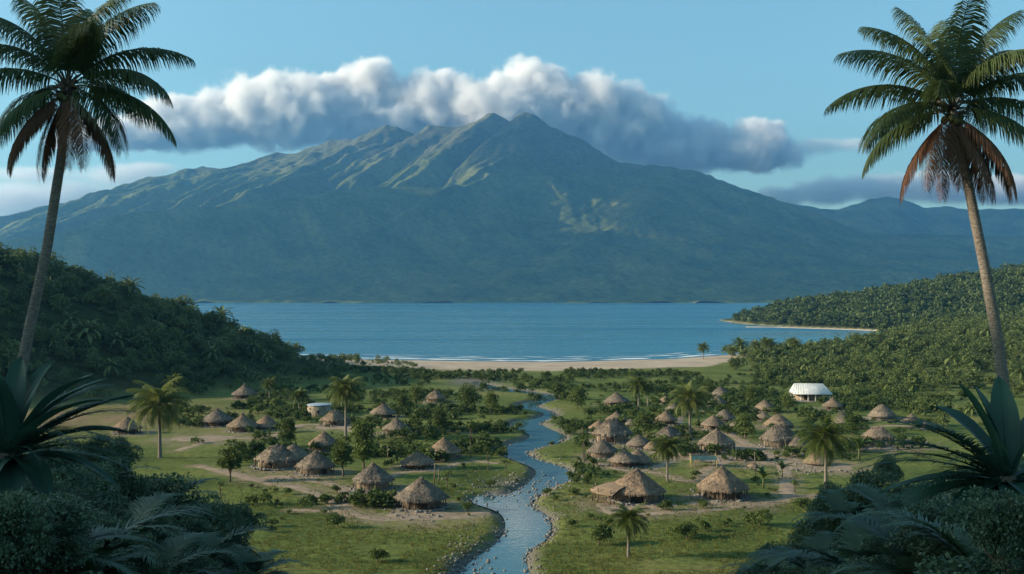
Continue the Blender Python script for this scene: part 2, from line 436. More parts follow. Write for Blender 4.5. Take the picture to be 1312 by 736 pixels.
# --- headland across the bay
def headland_z(x, y):
    crest = np.interp(x, [246, 262, 276, 292, 318, 362, 425, 486, 586, 700, 1200], [.0, 1.5, 6, 11, 16, 23, 31, 42, 58, 80, 105])
    yf = np.interp(x, [215, 262, 300, 345, 430, 1200], [1118, 1100, 1030, 945, 915, 915])
    back = 1 - smooth01(1265, 1520, y)
    h = (crest + 3 * smooth01(246, 275, x)) * smooth01(0, 1, (y - yf) / (1250 - yf)) ** .8 * back
    return SEA - 2.2 + h * (.9 + .2 * fbm(x / 60, y / 60, 3, 21))
hx, hy = np.meshgrid(np.arange(200, 1210, 5.0), np.arange(900, 1600, 5.0))
hz = headland_z(hx, hy)
me = mesh_np('headland_hill', np.stack([hx, hy, hz], -1).reshape(-1, 3), gridF(np.arange(hx.size).reshape(hx.shape)), M_GROUND, True,
             {'sand': .6 * (1 - smooth01(SEA + .2, SEA + .8, hz)).ravel(), 'wood': smooth01(SEA + .3, SEA + 1, hz).ravel(), 'gravel': np.zeros(hx.size), 'mist_soil': np.zeros(hx.size)})
tag(link('hill', me), kind='structure')
# sand spit off its tip
mb = MB(); xs = np.linspace(234, 330, 60)
yc_ = np.interp(xs, [234, 262, 300, 330], [1095, 1088, 1030, 985]); w = 4 * np.sin(np.linspace(.02, math.pi - .02, 60)) ** .6
V = np.vstack([np.column_stack([xs, yc_ - w, np.full(60, SEA + .05)]), np.column_stack([xs, yc_, np.full(60, SEA + .8)]), np.column_stack([xs, yc_ + w + 6, np.full(60, SEA + .1)])])
i = np.arange(59); mb.add(V, Q=np.vstack([np.stack([i, i + 1, i + 61, i + 60], -1), np.stack([i + 60, i + 61, i + 121, i + 120], -1)]))
tag(link('sand_spit', mb.mesh('sand_spit', noise_col('spit_sand', [(.33, .27, .2), (.48, .4, .31)], .1))), kind='structure')

# --- mountains
m, ns, ls, b = mat('mountain_slope')
tc = N(ns, 'ShaderNodeTexCoord'); ge = N(ns, 'ShaderNodeNewGeometry')
n1 = N(ns, 'ShaderNodeTexNoise', i_Scale=.0035, i_Detail=9, i_Roughness=.68); ls.new(tc.outputs['Object'], n1.inputs['Vector'])
n2 = N(ns, 'ShaderNodeTexNoise', i_Scale=.035, i_Detail=8, i_Roughness=.74); ls.new(tc.outputs['Object'], n2.inputs['Vector'])
c1 = ramp(ns, ls, n1.outputs[0], [(.34, (.060, .095, .026)), (.5, (.12, .15, .042)), (.66, (.19, .20, .064)), (.78, (.22, .19, .10))])
c2 = ramp(ns, ls, n2.outputs[0], [(.33, (.45, .48, .42)), (.5, (1, 1, 1)), (.68, (1.35, 1.3, 1.2))])
mul = N(ns, 'ShaderNodeMix', data_type='RGBA', blend_type='MULTIPLY'); mul.inputs[0].default_value = 1
ls.new(c1.outputs[0], mul.inputs[6]); ls.new(c2.outputs[0], mul.inputs[7])
rk = N(ns, 'ShaderNodeAttribute', attribute_name='rock')
mx = N(ns, 'ShaderNodeMix', data_type='RGBA'); ls.new(rk.outputs['Fac'], mx.inputs[0]); ls.new(mul.outputs[2], mx.inputs[6])
rc = ramp(ns, ls, n2.outputs[0], [(.35, (.06, .055, .05)), (.65, (.19, .17, .15))]); ls.new(rc.outputs[0], mx.inputs[7])
ls.new(mx.outputs[2], b.inputs['Base Color']); b.inputs['Roughness'].default_value = 1; b.inputs['Specular IOR Level'].default_value = 0
bp = N(ns, 'ShaderNodeBump', i_Strength=1, i_Distance=14); ls.new(n2.outputs[0], bp.inputs['Height']); ls.new(bp.outputs[0], b.inputs['Normal'])
M_MOUNT = m
def zz(py, D): return CAMZ + (HY - py) * D / FPX
MAIN = [(-700,345),(-350,318),(0,285),(54,271),(102,261),(143,253),(180,240),(207,235),(260,213),(294,217),(356,195),(376,197),(422,180),(454,179),(482,165),(496,160),(510,163),(532,173),(545,163),(555,160),
        (587,163),(610,157),(622,147),(633,144.5),(646,151),(656,158),(664,147),(672,144.5),(684,147),(706,162),(747,180),(780,201),(794,209),(844,212),(899,221),(945,240),(1000,257),(1054,276),(1096,295),(1138,300),(1312,303),(1700,312),(2100,330)]
FRONT = [(-700,345,4300),(-300,330,4400),(0,310,4700),(61,300,4900),(105,292,5050),(143,276,5200),(221,267,5500),(289,263,5800),(380,252,6100),(468,240,6400),(560,240,6700),(625,245,6900),(665,262,6850),(700,295,6750),(760,350,6600),(830,385,6400)]
YC = 8000.
cx_ = np.array([(p - 656) * YC / FPX for p, q in MAIN]); cz_ = np.array([zz(q, YC) for p, q in MAIN])
fx_ = np.array([(p - 656) * D / FPX for p, q, D in FRONT]); fz_ = np.array([zz(q, D) for p, q, D in FRONT]); fy_ = np.array([D for p, q, D in FRONT])
mx_ = np.concatenate([np.linspace(-7800, -4300, 70), np.linspace(-4290, 4290, 780), np.linspace(4300, 7800, 70)])
my_ = np.concatenate([np.linspace(4250, 8000, 330), np.linspace(8012, 9600, 60)])
MX, MY = np.meshgrid(mx_, my_)
wx = MX + 260 * (fbm(MX / 900, MY / 900, 3, 31) - .5) * smooth01(8000, 7600, MY)
t = np.clip((YC - MY) / 3300., -1, 1)
yb_t = np.clip(t, 0, 1)
crestz = np.interp(wx + .42 * np.maximum(YC - MY, 0), cx_, cz_)
crest_s = np.interp(wx + .12 * np.maximum(YC - MY, 0), cx_, cz_)
cc = crestz * (1 - .35 * yb_t) + crest_s * .35 * yb_t
h1 = cc * (1 - yb_t) ** 1.5
u = wx + .55 * (YC - MY)
sp = (1 - np.abs(2 * vn(u / 520, MY / 2600, 41) - 1)) ** 1.0 * .6 + (1 - np.abs(2 * vn(u / 210, MY / 1500, 44) - 1)) * .28 + (1 - np.abs(2 * vn(u / 85, MY / 800, 47) - 1)) * .17 + (1 - np.abs(2 * vn(u / 38, MY / 420, 49) - 1)) * .09
h1 = h1 + (sp - .66) * 330 * (np.sin(math.pi * np.clip(yb_t * 1.05, 0, 1) ** .95)) * np.clip(cc / 900, .3, 1.1) * (1 - .8 * smooth01(-50, 700, wx + .42 * np.maximum(YC - MY, 0)))
h1 = np.where(MY > YC, np.interp(MX, cx_, cz_) * (1 - smooth01(8000, 9500, MY) * 1.1), h1)
h1 = h1 + 40 * (fbm(MX / 160, MY / 160, 4, 51) - .5) * smooth01(8000, 7800, MY) + 14 * (vn(MX / 45, MY / 200, 57) - .5) 
fz = np.interp(MX, fx_, fz_); fy = np.interp(MX, fx_, fy_)
df = fy - MY
gul = ridged((MX + .5 * MY) / 330, (MY - .5 * MX) / 900, 3, 61) - .5
h2 = np.where(df >= 0, fz - np.clip(df, 0, None) * (.52 + .0 * MX), fz + df * .42) + gul * 90 * smooth01(0, 250, np.abs(df)) * np.clip(fz / 400, 0, 1)
h2 = h2 + 14 * (fbm(MX / 90, MY / 90, 3, 65) - .5)
kk = 30.
MZ = np.maximum(h1, h2); ov = np.abs(h1 - h2); MZ = MZ + np.where(ov < kk, (kk - ov) ** 2 / (4 * kk), 0) * smooth01(8000, 7700, MY)
MZ = np.maximum(MZ, -8)
rock = smooth01(720, 1150, MZ + 260 * (fbm(MX / 200, MY / 200, 4, 71) - .5)) * .55
me = mesh_np('mountain', np.stack([MX, MY, MZ], -1).reshape(-1, 3), gridF(np.arange(MX.size).reshape(MX.shape)), M_MOUNT, True, {'rock': rock.ravel()})
tag(link('mountain', me), kind='structure')
FAR = [(700,330),(900,290),(1002,258),(1050,266),(1070,267),(1088,263),(1113,254),(1138,251),(1150,253),(1164,257),(1185,266),(1210,264),(1240,268),(1312,266),(1400,262),(1700,280)]
fxx = np.array([(p - 656) * 10400 / FPX for p, q in FAR]); fzz = np.array([zz(q, 10400) for p, q in FAR])
FX, FY = np.meshgrid(np.linspace(300, 7700, 420), np.linspace(8300, 11300, 150))
tt = np.abs(FY - 10400) / np.where(FY < 10400, 2100, 900)
FZ = np.interp(FX + .3 * np.maximum(10400 - FY, 0), fxx, fzz) * (1 - np.clip(tt, 0, 1)) ** 1.1 + 110 * (ridged((FX + .4 * FY) / 600, FY / 1500, 4, 81) - .5) * np.sin(math.pi * np.clip(tt, 0, 1)) + 30 * (fbm(FX / 120, FY / 300, 4, 85) - .5) - 6
me = mesh_np('far_mountains', np.stack([FX, FY, FZ], -1).reshape(-1, 3), gridF(np.arange(FX.size).reshape(FX.shape)), M_MOUNT, True, {'rock': np.zeros(FX.size)})
tag(link('mountains', me), kind='structure')

# --- the air
m, ns, ls, b = mat('air'); ns.remove(b)
pv = N(ns, 'ShaderNodeVolumePrincipled'); pv.inputs['Color'].default_value = (.18, .49, .92, 1)
pv.inputs['Density'].default_value = HAZE_DENSITY; pv.inputs['Anisotropy'].default_value = .4
ls.new(pv.outputs[0], ns['Material Output'].inputs['Volume'])
zlo = float(min(GZ.min(), MZ.min(), FZ.min(), hz.min(), -40)) - 1
mb = MB(); mb.box((0, 5600, (1560 + zlo) / 2), (18400, 12000, 1560 - zlo))
tag(link('haze', mb.mesh('haze', m)), kind='stuff')
# ================================================================ PLANT BUILDERS
M_LEAF_FORE = leaf_mat('thicket_leaf', (.026, .056, .032), (.115, .170, .090), .45, .3, .4)
M_LEAF_HILL = leaf_mat('forest_leaf', (.028, .056, .021), (.145, .185, .066), .6, .2, .2)
M_LEAF_SCRUB = leaf_mat('scrub_leaf', (.030, .058, .018), (.140, .178, .054), .6, .25, .2)
M_LEAF_BUSH = leaf_mat('bush_leaf', (.032, .062, .017), (.120, .162, .045), .6, .28, .2)
M_LEAF_TREE = leaf_mat('tree_leaf', (.036, .066, .016), (.125, .165, .042), .6, .28, .2)
M_PALM_FORE = leaf_mat('coconut_frond', (.036, .064, .024), (.13, .175, .058), .45, .35, .4)
M_PALM_DEAD = leaf_mat('dead_frond', (.115, .062, .040), (.27, .150, .092), .8, .35, .1)
M_PALM_MID = leaf_mat('palm_leaf', (.07, .10, .022), (.20, .215, .055), .5, .35, .3)
M_BROAD = leaf_mat('broad_leaf', (.014, .050, .034), (.050, .120, .072), .5, .2, .35)
M_BARK = noise_col('bark', [(.06, .045, .032), (.13, .10, .075), (.20, .165, .13)], 3, 6, .95, .6, 12, stretch=(1, 1, .3))
M_PALMBARK = noise_col('palm_bark', [(.10, .085, .07), (.19, .165, .14), (.29, .26, .225)], 5, 6, .9, .8, 9, stretch=(1, 1, 4))
M_STALK = noise_col('stalk', [(.06, .075, .03), (.12, .13, .05)], 4)

def unit(v): return v / (np.linalg.norm(v, axis=-1, keepdims=True) + 1e-9)

def leaf_quads(C, D, Nn, L, Wd, fold=.12):
    """diamond leaves: base C, direction D, facing Nn"""
    S_ = unit(np.cross(D, Nn)); Up = np.cross(S_, D)
    L = np.broadcast_to(np.asarray(L, float), (len(C),))[:, None]; Wd = np.broadcast_to(np.asarray(Wd, float), (len(C),))[:, None]
    a = C; b_ = C + D * L * .5 + S_ * Wd * .5 + Up * L * fold * .6; c = C + D * L - Up * L * fold; d = C + D * L * .5 - S_ * Wd * .5 + Up * L * fold * .6
    V = np.stack([a, b_, c, d], 1).reshape(-1, 3)
    return V, np.arange(len(V)).reshape(-1, 4)

def crown_arrays(seed, n, size, lobes, leaf, flat=.0, fill=.55, ltint=True, low=.9):
    """n leaves spread over overlapping lobes inside an ellipsoid (size = half axes, base at z=0)"""
    rs = np.random.RandomState(seed)
    sx, sy, sz = size
    ce = unit(rs.normal(size=(lobes, 3))) * (rs.rand(lobes, 1) ** .45) * np.array([sx, sy, sz]) * .66
    ce[:, 2] = ce[:, 2] * low + sz * 1.0; ce[:, :2] *= (.65 + .7 * rs.rand(lobes, 1))
    lr = (.30 + .30 * rs.rand(lobes)) * min(sx, sz) * (1.0 if lobes > 6 else 1.25)
    k = rs.choice(lobes, n, p=lr ** 2 / (lr ** 2).sum())
    d = unit(rs.normal(size=(n, 3))); d[:, 2] = np.where(d[:, 2] < -.45, -d[:, 2], d[:, 2])
    rad = lr[k] * (fill + (1 - fill) * rs.rand(n)) ** .6 * (.8 + .35 * rs.rand(n))
    C = ce[k] + d * rad[:, None] * np.array([1.15, 1.15, .85])
    dirs = unit(d * .8 + rs.normal(size=(n, 3)) * .55 + np.array([0, 0, -.15]))
    nn = unit(d * .55 + np.array([0, 0, .55 + flat]) + rs.normal(size=(n, 3)) * .45)
    L = leaf * (.65 + .7 * rs.rand(n))
    V, Q = leaf_quads(C, dirs, nn, L, L * .62)
    tint = np.repeat(np.clip(.5 * rs.rand(lobes)[k] + .5 * rs.rand(n), 0, 1), 4)
    V[:, 2] = np.maximum(V[:, 2], .02)
    return V, Q, tint, ce

def trunk_limbs(mb, ce, r0, rs, zfork=.35, maxn=8):
    top = ce[:, 2].max()
    base = np.array([0, 0, -.25])
    fork = np.array([rs.uniform(-.1, .1), rs.uniform(-.1, .1), max(.25, ce[:, 2].min() * zfork + .1)])
    mb.tube([base, base * .5 + fork * .5 + np.array([.03, .02, 0]), fork], [r0 * 1.25, r0, r0 * .85], 8)
    for c in ce[np.argsort(-ce[:, 2])][:maxn]:
        m_ = fork * .5 + c * .5 + np.array([0, 0, -.1 * np.linalg.norm(c[:2])])
        mb.tube([fork, m_, c], [r0 * .6, r0 * .38, r0 * .14], 6)

def make_tree_meshes(tag_, seed, n, size, lobes, leaf, lift, r0, leafmat, flat=.0, low=.9):
    V, Q, tint, ce = crown_arrays(seed, n, size, lobes, leaf, flat, low=low)
    V[:, 2] += lift; ce[:, 2] += lift
    cm = mesh_np(tag_ + '_crown', V, Q, leafmat, False, {'tint': tint})
    mb = MB(); trunk_limbs(mb, ce, r0, np.random.RandomState(seed), .5)
    return cm, mb.mesh(tag_ + '_trunk', M_BARK, True)

# --- palm fronds
def frond_arrays(seed, L, e0, e1, n, ll, lw, droop=.55, seg=3, twist=0., vee=.25):
    """a frond in the x-z plane leaving the origin at elevation e0, its tip at e1 (degrees)"""
    rs = np.random.RandomState(seed)
    m_ = 24
    s = np.linspace(0, 1, m_); e = np.radians(e0 + (e1 - e0) * s ** 1.35)
    dx = np.cos(e) * L / (m_ - 1); dz = np.sin(e) * L / (m_ - 1)
    X = np.concatenate([[0], np.cumsum(dx)[:-1]]); Zv = np.concatenate([[0], np.cumsum(dz)[:-1]])
    Yv = twist * L * s ** 2
    P = np.stack([X, Yv, Zv], -1)
    mb = MB(); mb.tube(P, np.linspace(.032, .006, m_) * (L / 4.3), 5)
    sv_ = np.linspace(.14, .995, n)
    V_all, Q_all, base = [], [], 0
    for side in (-1, 1):
        ss = np.clip(sv_ + rs.uniform(-.004, .004, n), 0, 1)
        c = np.stack([np.interp(ss, s, P[:, i]) for i in range(3)], -1)
        ee = np.radians(e0 + (e1 - e0) * ss ** 1.35)
        T = np.stack([np.cos(ee), 0 * ee, np.sin(ee)], -1); U = np.stack([-np.sin(ee), 0 * ee, np.cos(ee)], -1)
        prof = np.sin(math.pi * (.16 + .80 * ss)) ** .6
        l = ll * prof * (.88 + .24 * rs.rand(n))
        fw = .45 + .75 * ss ** 2 + rs.uniform(-.1, .1, n)
        D = unit(T * fw[:, None] + np.array([0, side, 0]) + U * (vee + rs.uniform(-.12, .12, n))[:, None])
        G = np.array([0, 0, -1.0])
        prev = c; pts = [c]; d = D
        dr = droop * (.8 + .5 * rs.rand(n))
        for k in range(seg):
            d = unit(d + G * (dr * (.5 + .5 * k))[:, None])
            prev = prev + d * (l / seg)[:, None]; pts.append(prev)
        wd = [.6, 1.0, .75, .06][:seg] + [.06] if seg == 3 else list(np.linspace(1, .08, seg + 1))
        wv_ = unit(T + .25 * U)
        rows = []
        for k, p in enumerate(pts):
            w = lw * wd[k] * prof
            rows.append(p - wv_ * w[:, None] * .5); rows.append(p + wv_ * w[:, None] * .5)
        A = np.stack(rows, 1)                      # n, 2*(seg+1), 3
        q = np.array([[2 * k, 2 * k + 1, 2 * k + 3, 2 * k + 2] for k in range(seg)])
        Q = (np.arange(n)[:, None, None] * (2 * (seg + 1)) + q[None]).reshape(-1, 4)
        V_all.append(A.reshape(-1, 3)); Q_all.append(Q)
    for V, Q in zip(V_all, Q_all): mb.add(V, Q=Q)
    return mb

def ringed_trunk(P, r, n=14, step=.14):
    """palm trunk along points P with leaf-scar rings"""
    P = np.asarray(P, float); r = np.asarray(r, float)
    L = np.concatenate([[0], np.cumsum(np.linalg.norm(np.diff(P, axis=0), axis=1))])
    m_ = max(6, int(L[-1] / step * 2)); s = np.linspace(0, L[-1], m_)
    C = np.stack([np.interp(s, L, P[:, i]) for i in range(3)], -1)
    # smooth the bends
    for _ in range(12): C[1:-1] = (C[:-2] + C[1:-1] * 2 + C[2:]) / 4
    rr = np.interp(s, L, r) * (1 + np.where(np.arange(m_) % 2, .035, -.025) + .03 * (vn(s * 3, s * 0, 3) - .5))
    mb = MB(); mb.tube(C, rr, n); return mb

# --- village palms: one trunk, one crown
def make_palm(seed, H, L, nf, lean=.0):
    rs = np.random.RandomState(seed)
    top = np.array([lean * H, 0, H])
    P = [np.array([0, 0, -.3]), np.array([lean * H * .2, 0, H * .45]), top]
    tm = ringed_trunk(P, [.26, .19, .17], 8, .3).mesh('palm_trunk', M_PALMBARK, True)
    mb = MB()
    for i in range(nf):
        f = i / nf
        e0 = 80 - 112 * f ** .9 + rs.uniform(-8, 8)
        fr = frond_arrays(seed * 100 + i, L * (.8 + .25 * rs.rand()) * (1 - .15 * (f > .8)), e0, e0 - 78 - 20 * rs.rand(), 34, L * .27, .13, .75, 2)
        a = i * 2.39996 + rs.uniform(-.2, .2)
        V, F = fr.arrays(); ca, sa = math.cos(a), math.sin(a)
        V = V @ np.array([[ca, sa, 0], [-sa, ca, 0], [0, 0, 1]]) + top
        T = [x for x in F if x.shape[1] == 3]; Q = [x for x in F if x.shape[1] == 4]
        mb.add(V, T[0] if T else None, Q[0] if Q else None)
    cm = mb.mesh('palm_crown', M_PALM_MID)
    return tm, cm

def tile(variants, pos, scl, rot, rs, ztilt=.0):
    """stack many copies of small crowns into one mesh (only for masses nobody could count)"""
    Vs, Qs, Ts, n = [], [], [], 0
    for i, p in enumerate(pos):
        V, Q, T = variants[i % len(variants)]
        c, s_ = math.cos(rot[i]), math.sin(rot[i])
        W_ = V @ np.array([[c, s_, 0], [-s_, c, 0], [0, 0, 1]]) * scl[i] + p
        Vs.append(W_.astype(np.float32)); Qs.append(Q + n); n += len(V)
        Ts.append(np.clip(T * .35 + .65 * rs.rand(), 0, 1).astype(np.float32))
    return np.concatenate(Vs), np.concatenate(Qs), np.concatenate(Ts)
# ================================================================ HUTS
def thatch_mat():
    m, ns, ls, b = mat('thatch')
    at_ = N(ns, 'ShaderNodeAttribute', attribute_name='straw'); oi = N(ns, 'ShaderNodeObjectInfo')
    mp = N(ns, 'ShaderNodeMapping'); mp.inputs['Scale'].default_value = (9, 1.3, 1); ls.new(at_.outputs['Vector'], mp.inputs[0])
    n1 = N(ns, 'ShaderNodeTexNoise', i_Scale=1.0, i_Detail=7, i_Roughness=.7); ls.new(mp.outputs[0], n1.inputs['Vector'])
    n2 = N(ns, 'ShaderNodeTexNoise', i_Scale=.55, i_Detail=4); ls.new(at_.outputs['Vector'], n2.inputs['Vector'])
    c1 = ramp(ns, ls, n1.outputs[0], [(.28, (.095, .083, .070)), (.5, (.195, .165, .135)), (.7, (.315, .268, .215))])
    c2 = ramp(ns, ls, n2.outputs[0], [(.3, (.62, .64, .66)), (.7, (1.1, 1.03, .95))])
    c3 = ramp(ns, ls, oi.outputs['Random'], [(0, (.78, .80, .84)), (.5, (1, 1, 1)), (1, (1.15, 1.02, .90))])
    a = N(ns, 'ShaderNodeMix', data_type='RGBA', blend_type='MULTIPLY'); a.inputs[0].default_value = 1; ls.new(c1.outputs[0], a.inputs[6]); ls.new(c2.outputs[0], a.inputs[7])
    d = N(ns, 'ShaderNodeMix', data_type='RGBA', blend_type='MULTIPLY'); d.inputs[0].default_value = 1; ls.new(a.outputs[2], d.inputs[6]); ls.new(c3.outputs[0], d.inputs[7])
    ls.new(d.outputs[2], b.inputs['Base Color']); b.inputs['Roughness'].default_value = .95; b.inputs['Specular IOR Level'].default_value = .1
    bp = N(ns, 'ShaderNodeBump', i_Strength=.8, i_Distance=.12); ls.new(n1.outputs[0], bp.inputs['Height']); ls.new(bp.outputs[0], b.inputs['Normal'])
    return m
M_THATCH = thatch_mat()
M_STAKE = noise_col('stake_wood', [(.07, .05, .036), (.15, .115, .085), (.26, .21, .16)], 3, 5, .9, .5, 10, stretch=(3, 3, .5))
M_DARKWOOD = noise_col('dark_wood', [(.03, .024, .018), (.075, .058, .042)], 4)
M_STONE = noise_col('field_stone', [(.09, .085, .078), (.17, .16, .145), (.28, .262, .235)], 1.7, 6, .9, .7, 6)
M_MUD = noise_col('mud_plaster', [(.24, .19, .14), (.36, .30, .23)], 1.5, 6, .95, .5, 8)

def rock_arrays(seed, sub=1):
    bm = bmesh.new(); bmesh.ops.create_icosphere(bm, subdivisions=sub, radius=1)
    V = np.array([v.co[:] for v in bm.verts]); T = np.array([[v.index for v in f.verts] for f in bm.faces]); bm.free()
    rs = np.random.RandomState(seed)
    V = V * (1 + .28 * (rs.rand(len(V), 1) - .5)) * rs.uniform(.7, 1.25, 3); V[:, 2] *= .72
    return V, T
ROCKS = [rock_arrays(i) for i in range(10)]

def roof_mesh(seed, R0, ze, za, kind):
    rs = np.random.RandomState(seed); nr, ns_ = 22, 72
    th = np.linspace(0, 2 * math.pi, ns_ + 1)
    t = np.linspace(0, 1, nr)                         # 0 apex .. 1 eave
    if kind == 'dome': prof_z = za - (za - ze) * t ** 1.3; prof_r = t ** .95
    elif kind == 'bell': prof_z = za - (za - ze) * (t ** .86); prof_r = t
    else: prof_z = za - (za - ze) * (t ** 1.08); prof_r = t ** .97
    sides = {'hex': 6, 'hip': 4}.get(kind, 0)
    f = np.ones_like(th)
    if sides:
        a = (th + .3) % (2 * math.pi / sides) - math.pi / sides
        f = (math.cos(math.pi / sides) / np.cos(a)); f = f / f.max(); f = f * .8 + .2 * (f.mean())
    ex = 1.28 if kind == 'hip' else 1.0
    course = .05 * ((np.arange(nr) % 3) - 1)          # thatch laid in courses
    wob = fbm(np.cos(th) * 2 + 4, np.sin(th) * 2 + 4, 3, seed) - .5; wob[-1] = wob[0]
    rad = (R0 * prof_r[:, None]) * f[None] * (1 + .10 * wob[None]) + course[:, None] * (t > .08)[:, None] + .05 * rs.randn(nr, ns_ + 1) * (t > .1)[:, None]
    rad[:, -1] = rad[:, 0]; rad[0] = .05
    ridge = .9 if kind == 'hip' else 0
    X = rad * np.cos(th) * ex + np.sign(np.cos(th)) * 0; Y = rad * np.sin(th)
    Z = prof_z[:, None] + .05 * rs.randn(nr, ns_ + 1); Z[:, -1] = Z[:, 0]
    if kind == 'hip':                                  # short ridge: pull the top apart along x
        X = X + ridge * np.clip(np.cos(th) * 3, -1, 1)[None] * (1 - t)[:, None]
    Z[-1] -= .12 * rs.rand(ns_ + 1); Z[-1, -1] = Z[-1, 0]
    V = np.stack([X, Y, Z], -1).reshape(-1, 3)
    sl = t * math.hypot(R0, za - ze)
    uv = np.stack([np.broadcast_to(th * R0 * .5 / 3, X.shape), np.broadcast_to(sl[:, None], X.shape), np.full(X.shape, seed * 3.1)], -1).reshape(-1, 3)
    F = gridF(np.arange(nr * (ns_ + 1)).reshape(nr, ns_ + 1))
    mb = MB(); mb.add(V, Q=F); UV = [uv]
    # underside
    u = np.stack([X[-1] * .96, Y[-1] * .96, Z[-1] - .16], -1); w = np.stack([X[-1] * .45, Y[-1] * .45, Z[-1] + .75], -1)
    W_ = np.stack([V.reshape(nr, ns_ + 1, 3)[-1], u, w], 0); mb.add(W_.reshape(-1, 3), Q=gridF(np.arange(3 * (ns_ + 1)).reshape(3, ns_ + 1)))
    UV.append(np.broadcast_to(np.stack([th * R0 * .5 / 3, th * 0 + sl[-1], th * 0], -1), W_.shape).reshape(-1, 3))
    # loose straw: strips down the slope and a fringe at the eave
    G = V.reshape(nr, ns_ + 1, 3)
    n = 900
    ti = rs.uniform(.12, .98, n) * (nr - 1.01); ai = rs.uniform(0, ns_ - .01, n)
    fr = rs.rand(n) < .38; ti[fr] = (nr - 1.01)
    def smp(ti, ai):
        i = ti.astype(int); j = ai.astype(int); a = (ti - i)[:, None]; b = (ai - j)[:, None]
        return (G[i, j] * (1 - b) + G[i, j + 1] * b) * (1 - a) + (G[i + 1, j] * (1 - b) + G[i + 1, j + 1] * b) * a
    p = smp(np.minimum(ti, nr - 1.02), ai); q = smp(np.clip(ti - 2.2, 0, nr - 1.02), ai)
    d = unit(p - q) + rs.normal(size=(n, 3)) * .12; rad_ = unit(p * np.array([1, 1, 0]) + 1e-6); nn = unit(np.cross(np.cross(d, rad_), d)); nn = np.where((nn[:, 2:] < 0), -nn, nn)
    side = unit(np.cross(d, nn)); L = rs.uniform(.25, .6, n)[:, None]; w_ = rs.uniform(.025, .07, n)[:, None]
    s0 = p - d * L * .55 + nn * .02; s1 = p + d * L * .45 + nn * rs.uniform(.03, .1, n)[:, None]; s1[fr] -= np.array([0, 0, .12])
    VV = np.stack([s0 - side * w_, s0 + side * w_, s1 + side * w_ * .5, s1 - side * w_ * .5], 1).reshape(-1, 3)
    mb.add(VV, Q=np.arange(4 * n).reshape(-1, 4))
    r4 = np.repeat(rs.rand(n, 1) * 40, 4, 0); UV.append(np.concatenate([r4, r4 * 1.7, r4 * 0], 1))
    Vv, Ff = mb.arrays()
    return mesh_np('roof', Vv, Ff, M_THATCH, False, {'straw': np.concatenate(UV)})

def ring_wall(seed, Rw, h, gap, ex=1.0, pale=False):
    rs = np.random.RandomState(seed); mb = MB()
    n = int(2 * math.pi * Rw / .21)
    for i in range(n):
        a = 2 * math.pi * i / n
        da = (a - gap + math.pi) % (2 * math.pi) - math.pi
        if abs(da) < .26: continue
        r = rs.uniform(.07, .125); x, y = Rw * ex * math.cos(a), Rw * math.sin(a)
        mb.tube([[x, y, -.15], [x + rs.uniform(-.05, .05), y + rs.uniform(-.05, .05), h * rs.uniform(.8, 1.02)]], [r, r * .85], 5)
    return mb.mesh('wall', M_MUD if pale else M_STAKE)

def plinth_mesh(seed, Rp, ex=1.0, n=110):
    rs = np.random.RandomState(seed); mb = MB()
    for i in range(n):
        a = rs.uniform(0, 2 * math.pi); q = Rp * (rs.uniform(.86, 1.12)); V, T = ROCKS[rs.randint(10)]
        s = rs.uniform(.16, .36); mb.add(V * s + np.array([q * ex * math.cos(a), q * math.sin(a), s * .35]), T)
    th = np.linspace(0, 2 * math.pi, 33)[:-1]
    V = np.vstack([np.stack([Rp * ex * np.cos(th), Rp * np.sin(th), th * 0 + .16], -1), [[0, 0, .18]], np.stack([Rp * 1.08 * ex * np.cos(th), Rp * 1.08 * np.sin(th), th * 0 - .3], -1)])
    mb.add(V, T=[[i, (i + 1) % 32, 32] for i in range(32)], Q=[[i, i + 33, (i + 1) % 32 + 33, (i + 1) % 32] for i in range(32)])
    return mb.mesh('plinth', M_STONE)

